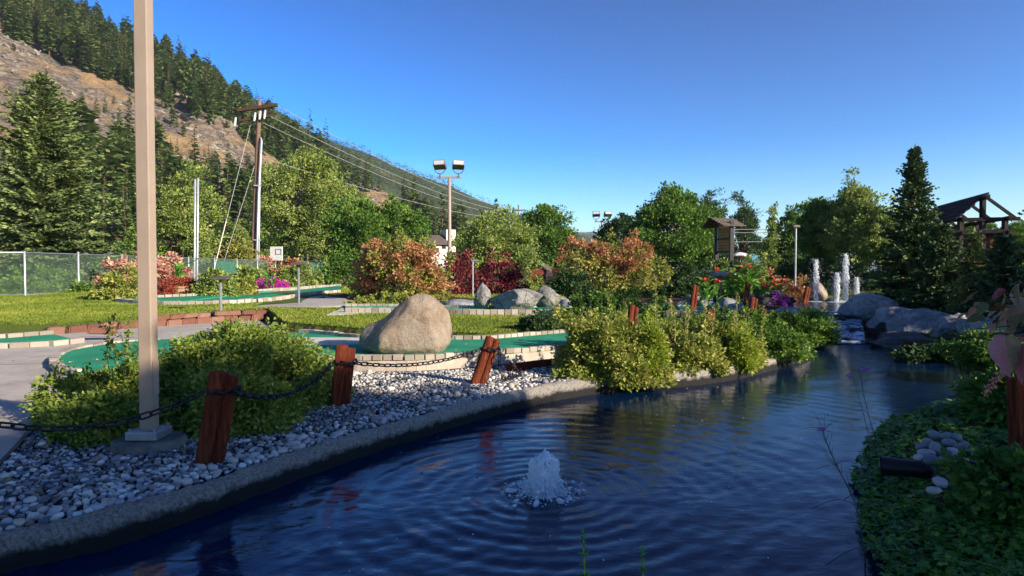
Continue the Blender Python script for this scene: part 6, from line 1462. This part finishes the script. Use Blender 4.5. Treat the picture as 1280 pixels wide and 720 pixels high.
stamp(m, ICO[2][0], ICO[2][1], rotz(a) @ rotx(r.normal(0, .5, n)) @ (np.eye(3)[None] * np.stack([s * r.uniform(1, 2.6, n), s, s * r.uniform(.7, 1.6, n)], -1)[:, None, :]), P_)
n = 60; a = r.uniform(0, 6.28, n)                       # thrown threads of water
for q in range(n):
    d = np.array((math.cos(a[q]), math.sin(a[q]), 0)); L = r.uniform(.02, .13); h_ = r.uniform(.02, .08); z0 = r.uniform(.0, .08); t_ = np.linspace(0, 1, 7)[:, None]; r0 = .10 - .12 * z0
    m.tube(c + d * (r0 + L * t_) + np.array((0, 0, 1.0)) * (z0 + h_ * 4 * t_ * (1 - t_) * .5 - z0 * t_ ** 2), np.linspace(.007, .0018, 7) * r.uniform(.6, 1.3), 4, False)
n = 110; a = r.uniform(0, 6.28, n); rad = .11 + .17 * r.random(n) ** 1.8; s = r.uniform(.003, .011, n); stamp(m, ICO[2][0], ICO[2][1], rotz(a) @ (np.eye(3)[None] * np.stack([s * 1.4, s, s * .28], -1)[:, None, :]), c + np.c_[np.cos(a) * rad, np.sin(a) * rad, 0 * a + .004])
tag(m.build('spray_drops', FOAM, t, smooth=True), kind='stuff')
m = MB(); n = 130; x = r.uniform(-2.0, 3.0, n); y = r.uniform(3.4, 9.5, n); P_ = np.c_[x, y, 0 * x]; P_ = P_[sd_poly(P_, POND) < -.1]; s = r.uniform(.003, .0085, len(P_)); P_[:, 2] = WZ + wave(P_[:, 0], P_[:, 1]) + .001; stamp(m, ICO[1][0], ICO[1][1], np.eye(3)[None] * np.stack([s, s, s * .5], -1)[:, None, :], P_); tag(m.build('foam_specks', FOAM, smooth=True), kind='stuff')

# ================================================================== RIGHT BANK: IVY, SPOTLIGHT, WEEDS, RED LEAVES
L_IVY = leaf_mat("ivy_leaf", [(0, (.018, .05, .006)), (.5, (.05, .12, .012)), (.85, (.10, .19, .02)), (1, (.18, .22, .04))], .25, 3, .4, .4, .4)
def ivy():
    r = np.random.default_rng(31); n = 260000
    y = np.exp(r.uniform(math.log(1.8), math.log(14), n)); x = (r.uniform(620, 1500, n) - 640) / FPX * y; P_ = np.c_[x, y, 0 * x]
    px = 640 + FPX * x / y; d = sd_poly(P_, POND); ok = (d > -.04 - .06 * vnoise(P_ * 2.5, 3)) & (x > -1 + .72 * y) & (px < 1500) & (px > 400) & (sd_poly(P_, IVYHOLE) > -.12 * r.random(n))
    ok &= r.random(n) < np.clip(y / 4.5, .25, 1) * np.clip(9 / y, .5, 1) * .36
    P_, d = P_[ok], d[ok]; n = len(P_)
    lump = .07 + .08 * fbm(P_ * 1.6, 3, 44) + .05 * fbm(P_ * 5, 2, 45)
    base = np.where(d > .25, T(P_), -.10 + .3 * np.clip(d, -.2, .25))
    P_[:, 2] = np.maximum(base, WZ + .01) + np.clip(lump, .0, .4) * sst(-.2, .5, d) * r.random(n) ** .5 + .01
    half = ICO[1]
    lv = np.array([(0, 0, 0), (.30, .12, .03), (.22, .42, .06), (.5, .52, .02), (.20, .72, .05), (0, 1.0, -.06), (-.20, .72, .05), (-.5, .52, .02), (-.22, .42, .06), (-.30, .12, .03), (0, .4, -.02)])
    lf = np.array([(10, i, i + 1) for i in range(0, 9)] + [(10, 9, 0)])
    s = r.uniform(.030, .074, n) * (.9 + .3 * (P_[:, 1] > 6)); yaw = r.uniform(0, 6.28, n); M_ = rotz(yaw) @ rotx(r.normal(-.25, .45, n)) * s[:, None, None]
    m = MB(); stamp(m, lv, lf, M_, P_); tag(m.build('ivy', L_IVY), kind='stuff')
    q = r.choice(n, 260, False); m = MB()
    for i in q:
        a = r.uniform(0, 6.28); L = r.uniform(.15, .45); p = P_[i]; pts = [p - (0, 0, .04), p + np.array((math.cos(a), math.sin(a), .15)) * L * .5, p + np.array((math.cos(a), math.sin(a), -.1)) * L]; m.tube(catmull(pts, 3), .0025, 3, False)
    tag(m.build('ivy_vines', WOODT), kind='stuff')
ivy()
SH('leafy green bank plant where the stream boulders meet the ivy', 1185, 0, 1.7, .8, .17, L_DARK, 'shrub', 12.3, z=-.1, n=210, per=60, ls=.05, seed=121, cr=.1)
SH('dark leafy shrub at the far right water corner', 1255, 0, 1.2, 1.2, .42, L_GREEN, 'shrub', 9.8, z=.1, n=220, per=60, ls=.05, seed=122, cr=.1)
SH('dark leafy shrub behind the right red post', 1292, 0, 1.0, 1.0, .45, L_GREEN, 'shrub', 6.2, z=.2, n=260, per=60, ls=.045, seed=123, cr=.09)
SH('dark undergrowth in front of the right red post', 1320, 0, .7, .7, .3, L_GREEN, 'shrub', 3.7, z=.2, n=200, per=60, ls=.04, seed=124, cr=.07)
# spotlight
SB = solid("black_spotlight", (.012, .013, .016), .45, .4, .2, .2, 20, .1)
a, b = at(1110, 583, 4.72), at(1166, 588, 4.6); t = thing('spotlight', 'black cylindrical garden spotlight tilted toward the pond on the ivy', 'spotlight', b * (1, 1, 0) + (0, 0, .3)); ax = unit(b - a)
m = MB(); m.tube([a, a + ax * .02, b - ax * .05, b - ax * .015, b], [.060, .063, .063, .054, .03], 18, True); m.build('housing', SB, t, smooth=False)
m = MB(); m.tube([a - ax * .045, a + ax * .05], [.068, .068], 18, False); m.build('hood', SB, t, smooth=True)
m = MB(); m.tube([a + ax * .0 - ax * .004, a - ax * .012], [.056, .056], 18, True); m.build('lens', solid("spot_lens", (.004, .004, .005), .9, .05, 0, .1, 5, 0), t)
m = MB(); m.tube([b - ax * .06 - (0, 0, .06), b - ax * .02 - (0, 0, .16), b * (1, 1, 0) + (0, 0, .05)], .016, 8); m.build('stake', SB, t)
m = MB(); m.bar(b - ax * .05 + (0, 0, .0), b + np.array((.06, 0, .11)), .012); m.build('clip', GALV, t)
# weeds and small flowers
PETP = solid("violet_petal", (.33, .10, .50), .6, bump=0); DRY = solid("dry_stem", (.10, .085, .075), .9)
def weed(label, px0, D0, pts, seed, D1, flower=None, twigs=22, name='weed'):
    r = np.random.default_rng(seed); b = np.array(((px0 - 640) / FPX * D0, D0, 0)); b[2] = max(T1(b[0], b[1]), -.3); t = thing(name, label, 'plant', b); m = MB(); P_ = [b] + [at(x, y, D0 + (D1 - D0) * (i + 1) / len(pts)) for i, (x, y) in enumerate(pts)]
    p = catmull(P_, 8); m.tube(p, np.linspace(.005, .0018, len(p)), 4, False)
    for q in range(twigs):
        i = int(r.uniform(.25, .97) * len(p)); c = p[min(i, len(p) - 2)]; d = unit(p[min(i + 1, len(p) - 1)] - c + r.normal(0, .006, 3)); d = unit(d + r.normal(0, .55, 3)); L = r.uniform(.05, .16); m.tube([c, c + d * L * .5 + (0, 0, .005), c + d * L], [.0016, .0013, .0008], 3, False)
    m.build('stem', DRY, t)
    if flower is not None:
        fm = MB(); 
        for c in flower:
            for q in range(22): d = unit(r.normal(0, 1, 3) + (0, 0, .5)); s = unit(np.cross(d, r.normal(0, 1, 3))); addq(fm, quads((c + r.normal(0, .006, 3))[None], d[None], s[None], np.array([.016]), np.array([.006])))
        fm.build('flower', PETP, t)
    return t
weed('thin dry branching weed with one violet bloom leaning over the water', 1090, 3.75, [(1072, 640), (1045, 580), (1030, 545), (1027, 533)], 1, 3.5, [at(1028, 537, 3.5)], 30)
weed('second thin dry stem crossing the water beside the ivy', 1100, 5.6, [(1092, 570), (1080, 520), (1066, 470)], 2, 5.4, None, 14)
weed('violet verbena with two blooms in front of the dark water', 1112, 5.9, [(1092, 540), (1080, 495), (1074, 462)], 3, 5.6, [at(1075, 460, 5.6), at(1080, 461, 5.6), at(1085, 461, 5.55), at(1061, 470, 5.6)], 20)
weed('pale grass stem arching over the ivy', 1225, 4.6, [(1215, 600), (1200, 560), (1170, 505)], 4, 4.9, None, 6)
for q, (lab, x0, pts) in enumerate([('pale grass blade rising from the ivy at the lower right', 1236, [(1243, 690), (1258, 660)]), ('second pale grass blade bent left at the lower right', 1240, [(1250, 705), (1266, 702)]), ('short pale grass blade at the bottom edge of the ivy', 1175, [(1168, 712), (1160, 700)])]):
    b = at(x0, 722, 3.35); P_ = catmull([b - (0, 0, .15), b] + [at(x, y, 3.3) for x, y in pts], 6); m = MB(); m.tube(P_, np.linspace(.004, .0012, len(P_)), 4, False); tag(m.build('wild_grass', L_LIME, None, b - (0, 0, .15)), lab, 'wild grass')
def sprig(label, px, top, D, seed, n):
    r = np.random.default_rng(seed); e = at(px, top, D); b = np.array((e[0] - .02, e[1] - .05, T1(e[0], 1.7))); t = thing('leafy_sprig', label, 'plant', b, 'sprigs at the bottom edge'); m = MB(); lf = MB(); p = catmull([b, (b + e) / 2 + (.02, 0, 0), e - (0, 0, .01)], 14); m.tube(p, np.linspace(.004, .0014, len(p)), 5, False)
    for q, f in enumerate(np.linspace(.45, 1, n)):
        c = p[min(len(p) - 1, int(f * (len(p) - 1)))]
        for j in range(3):
            a = q * 1.25 + j * 2.094; d = unit(np.array((math.cos(a), math.sin(a), .75 + .9 * (f > .95)))); s = unit(np.cross(d, (0, 0, 1.0))); L = .030 * (1.12 - .35 * f) * r.uniform(.85, 1.15)
            pts = [c + d * L * t_ - np.array((0, 0, L * .22 * t_ * t_)) for t_ in (0, .3, .65, 1)]; w_ = [.001, .0042, .0036, .0004]; up = np.cross(s, d) * .0015
            for i in range(3):
                lf.add([pts[i] - s * w_[i] + up, pts[i], pts[i + 1], pts[i + 1] - s * w_[i + 1] + up], [(0, 1, 2, 3)]); lf.add([pts[i], pts[i] + s * w_[i] + up, pts[i + 1] + s * w_[i + 1] + up, pts[i + 1]], [(0, 1, 2, 3)])
    m.build('stem', L_LIME, t); tag(lf.build('leaves', LSP, t, smooth=True), kind='stuff')
LSP = leaf_mat("sprig_leaf", [(0, (.03, .12, .02)), (.6, (.06, .20, .035)), (1, (.12, .26, .05))], .35, 20, .3)
sprig('taller green leafy sprig rising from the bottom edge before the bubbling fountain', 729, 664, 1.75, 1, 24); sprig('shorter green leafy sprig at the bottom edge right of the taller one', 803, 686, 1.75, 2, 24)
# dogwood branches with large pink leaves at the right edge
DLM = obj_random("dogwood_leaf_pink", [(0, (.26, .06, .06)), (.4, (.50, .13, .14)), (.7, (.42, .16, .09)), (1, (.56, .20, .22))], .5, .1)
DLG = obj_random("dogwood_leaf_olive", [(0, (.12, .12, .035)), (.4, (.26, .17, .07)), (.75, (.34, .18, .11)), (1, (.38, .30, .16))], .5, .1)
def big_leaf(mat, seed):
    nx_, ny_ = 9, 15; m = MB(); v = []
    for j in range(ny_):
        t_ = j / (ny_ - 1); w_ = .30 * math.sin(math.pi * min(1, t_ ** .85)) ** .8 * (1 - .25 * t_) + .004
        for i in range(nx_):
            s_ = (i / (nx_ - 1) - .5) * 2; rip = .018 * math.sin(t_ * 22 - abs(s_) * 5) * abs(s_)
            v.append((s_ * w_, t_, .18 * abs(s_) * w_ * 2.2 - .28 * t_ * t_ + rip + .03 * math.sin(seed + t_ * 5)))
    m.add(v, [(j * nx_ + i, j * nx_ + i + 1, (j + 1) * nx_ + i + 1, (j + 1) * nx_ + i) for j in range(ny_ - 1) for i in range(nx_ - 1)]); return make_mesh('leaf', m, (0, 0, 0), mat, True)
LPK = [big_leaf(DLM, s) for s in (0, 2)]; LOL = [big_leaf(DLG, s) for s in (1, 3)]
b = np.array((3.3, 2.9, .35)); dg = thing('dogwood_shrub', 'dogwood branches with pink and olive drooping leaves reaching in at the right edge', 'shrub', b); m = MB(); r = np.random.default_rng(12)
def branch(pts, D, w0):
    P_ = [at(x, y, d) for (x, y), d in zip(pts, D)]; p = catmull(P_, 8); m.tube(p, np.linspace(w0, .002, len(p)), 5, False); return p
root = [b, b + (.05, -.1, .6)]
m.tube(catmull([b - (0, 0, .3), b + (0, 0, .4), at(1420, 380, 2.6), at(1330, 395, 2.2)], 6), np.linspace(.014, .006, 19), 6)
def leaf(c, d, L, me, roll=0.0, droop=0.0):
    Y = Vector(unit(np.asarray(d, float))); Z0 = Vector((0, 0, 1)); X = Y.cross(Z0).normalized(); Z = X.cross(Y); Mx = Matrix((X, Y, Z)).transposed() @ Matrix.Rotation(roll, 3, 'Y')
    linked('leaf', me, dg, c, Mx.to_euler(), (L, L, L))
p1 = branch([(1330, 395), (1282, 418), (1252, 416), (1236, 420)], [2.2, 1.75, 1.6, 1.6], .005)
leaf(at(1254, 416, 1.60), (-.25, -.2, -.75), .108, LPK[0], .7); leaf(at(1258, 416, 1.63), (.2, .1, -.9), .10, LOL[1], -.5); leaf(at(1287, 428, 1.62), (-.45, -.1, -.75), .11, LPK[1], .5); leaf(at(1262, 416, 1.7), (-.7, .2, -.5), .07, LOL[0], .3)
p2 = branch([(1330, 350), (1296, 356), (1268, 352)], [2.4, 2.0, 1.9], .004)
leaf(at(1277, 352, 1.92), (-.3, -.1, -.5), .075, LOL[0], .8); leaf(at(1290, 350, 1.95), (-.2, 0, -.6), .085, LPK[1], .4); leaf(at(1295, 355, 1.95), (-.6, 0, .1), .08, LOL[1], .1)
for q in range(56):
    f = r.random(); px_, py_ = 1214 + 90 * f ** .8 + r.normal(0, 6), 384 + 26 * f * r.normal(.3, 1) + r.normal(0, 12); d_ = r.uniform(2.7, 3.5)
    leaf(at(px_, py_, d_), (r.normal(-.6, .5), r.normal(0, .4), r.normal(-.35, .3)), r.uniform(.055, .095), LOL[q % 2] if q % 5 else LPK[0], r.normal(0, .5))
for pts, D_ in (([(1345, 390), (1285, 385), (1222, 382)], [2.8, 3.0, 3.1]), ([(1345, 400), (1290, 405), (1212, 412)], [2.8, 3.0, 3.2]), ([(1350, 380), (1300, 372), (1250, 372)], [2.8, 3.0, 3.1]), ([(1285, 405), (1250, 425), (1200, 418)], [3.0, 3.0, 3.2])): branch(pts, D_, .005)
m.build('stem', WOODT, dg)
sp_ = MB(); sb = MB()
for (x0, y0, x1, y1) in ((1250, 466, 1230, 492),): 
    pts = catmull([at(x0, y0, 3.0), at((x0 + x1) / 2 + 2, (y0 + y1) / 2 - 3, 3.0), at(x1, y1, 3.0)], 10); sp_.tube(pts, .0015, 3, False)
    leaf_cloud(sb, pts, 5, .014, .014, r, .4)
fl_ = thing('flower_spike', 'small pale pink flower spike hanging below the large pink leaf', 'plant', at(1250, 466, 3.0)); sp_.build('stem', WOODT, fl_); sb.build('blossom', L_PINK, fl_)

# ================================================================== AIR
hz = MB(); hz.box((0, 3000, 230), (12400, 12400, 480)); k = NT("thin_air"); vp = k.new('VolumePrincipled'); vp.inputs['Color'].default_value = (.72, .83, 1, 1); vp.inputs['Density'].default_value = .00012; vp.inputs['Anisotropy'].default_value = .1
k.n.remove(k.b); k.link(vp.outputs[0], k.out.inputs['Volume']); hzo = hz.build('haze', k.m); tag(hzo, kind='stuff')

# ================================================================== FALLEN LEAVES
def litter():
    r = np.random.default_rng(71); lm = leaf_mat("fallen_leaf", [(0, (.10, .05, .02)), (.4, (.24, .12, .035)), (.75, (.36, .22, .06)), (1, (.30, .28, .07))], .15, 5, .1)
    def put(name, n, pick, size):
        P_ = pick(r, n); n = len(P_); a = r.uniform(0, 6.28, n); d = unit(np.c_[np.cos(a), np.sin(a), r.normal(0, .25, n)]); s = unit(np.cross(d, unit(np.c_[r.normal(0, .3, (n, 2)), np.ones(n)]))); L = size * r.uniform(.6, 1.4, n)
        m = MB(); addq(m, quads(P_, d, s, L, L * .32, unit(np.cross(s, d)))); tag(m.build(name, lm), kind='stuff')
    def on_gravel(r, n):
        P_ = np.c_[r.uniform(-5, 4, n * 6), r.uniform(3, 11, n * 6), np.zeros(n * 6)]; P_ = P_[(sd_poly(P_, GRAV) < 0) & (sd_poly(P_, POND) > .02)][:n]; P_[:, 2] = .055; return P_
    def on_path(r, n):
        P_ = np.c_[r.uniform(-14, -3, n * 6), r.uniform(5, 20, n * 6), np.zeros(n * 6)]; P_ = P_[(sd_poly(P_, PATH) < -.05) & (sd_poly(P_, HOLE) > .2)][:n]; P_[:, 2] = .042; return P_
    def on_green(r, n):
        P_ = np.c_[r.uniform(-8, 2, n * 4), r.uniform(9, 15, n * 4), np.zeros(n * 4)]; P_ = P_[sd_poly(P_, HOLE) < -.1][:n]; P_[:, 2] = zA(P_[:, 0]) + .012; return P_
    def on_water(r, n):
        P_ = np.c_[r.uniform(-2.5, 5, n * 4), r.uniform(3.5, 13, n * 4), np.zeros(n * 4)]; d = sd_poly(P_, POND); P_ = P_[(d < -.05) & (r.random(len(P_)) < np.exp(d / .8))][:n]; P_[:, 2] = WZ + wave(P_[:, 0], P_[:, 1]) + .003; return P_
    put('fallen_leaves', 170, on_gravel, .035); put('fallen_leaves', 160, on_path, .05); put('fallen_leaves', 110, on_green, .045); put('floating_leaves', 45, on_water, .035)
litter()
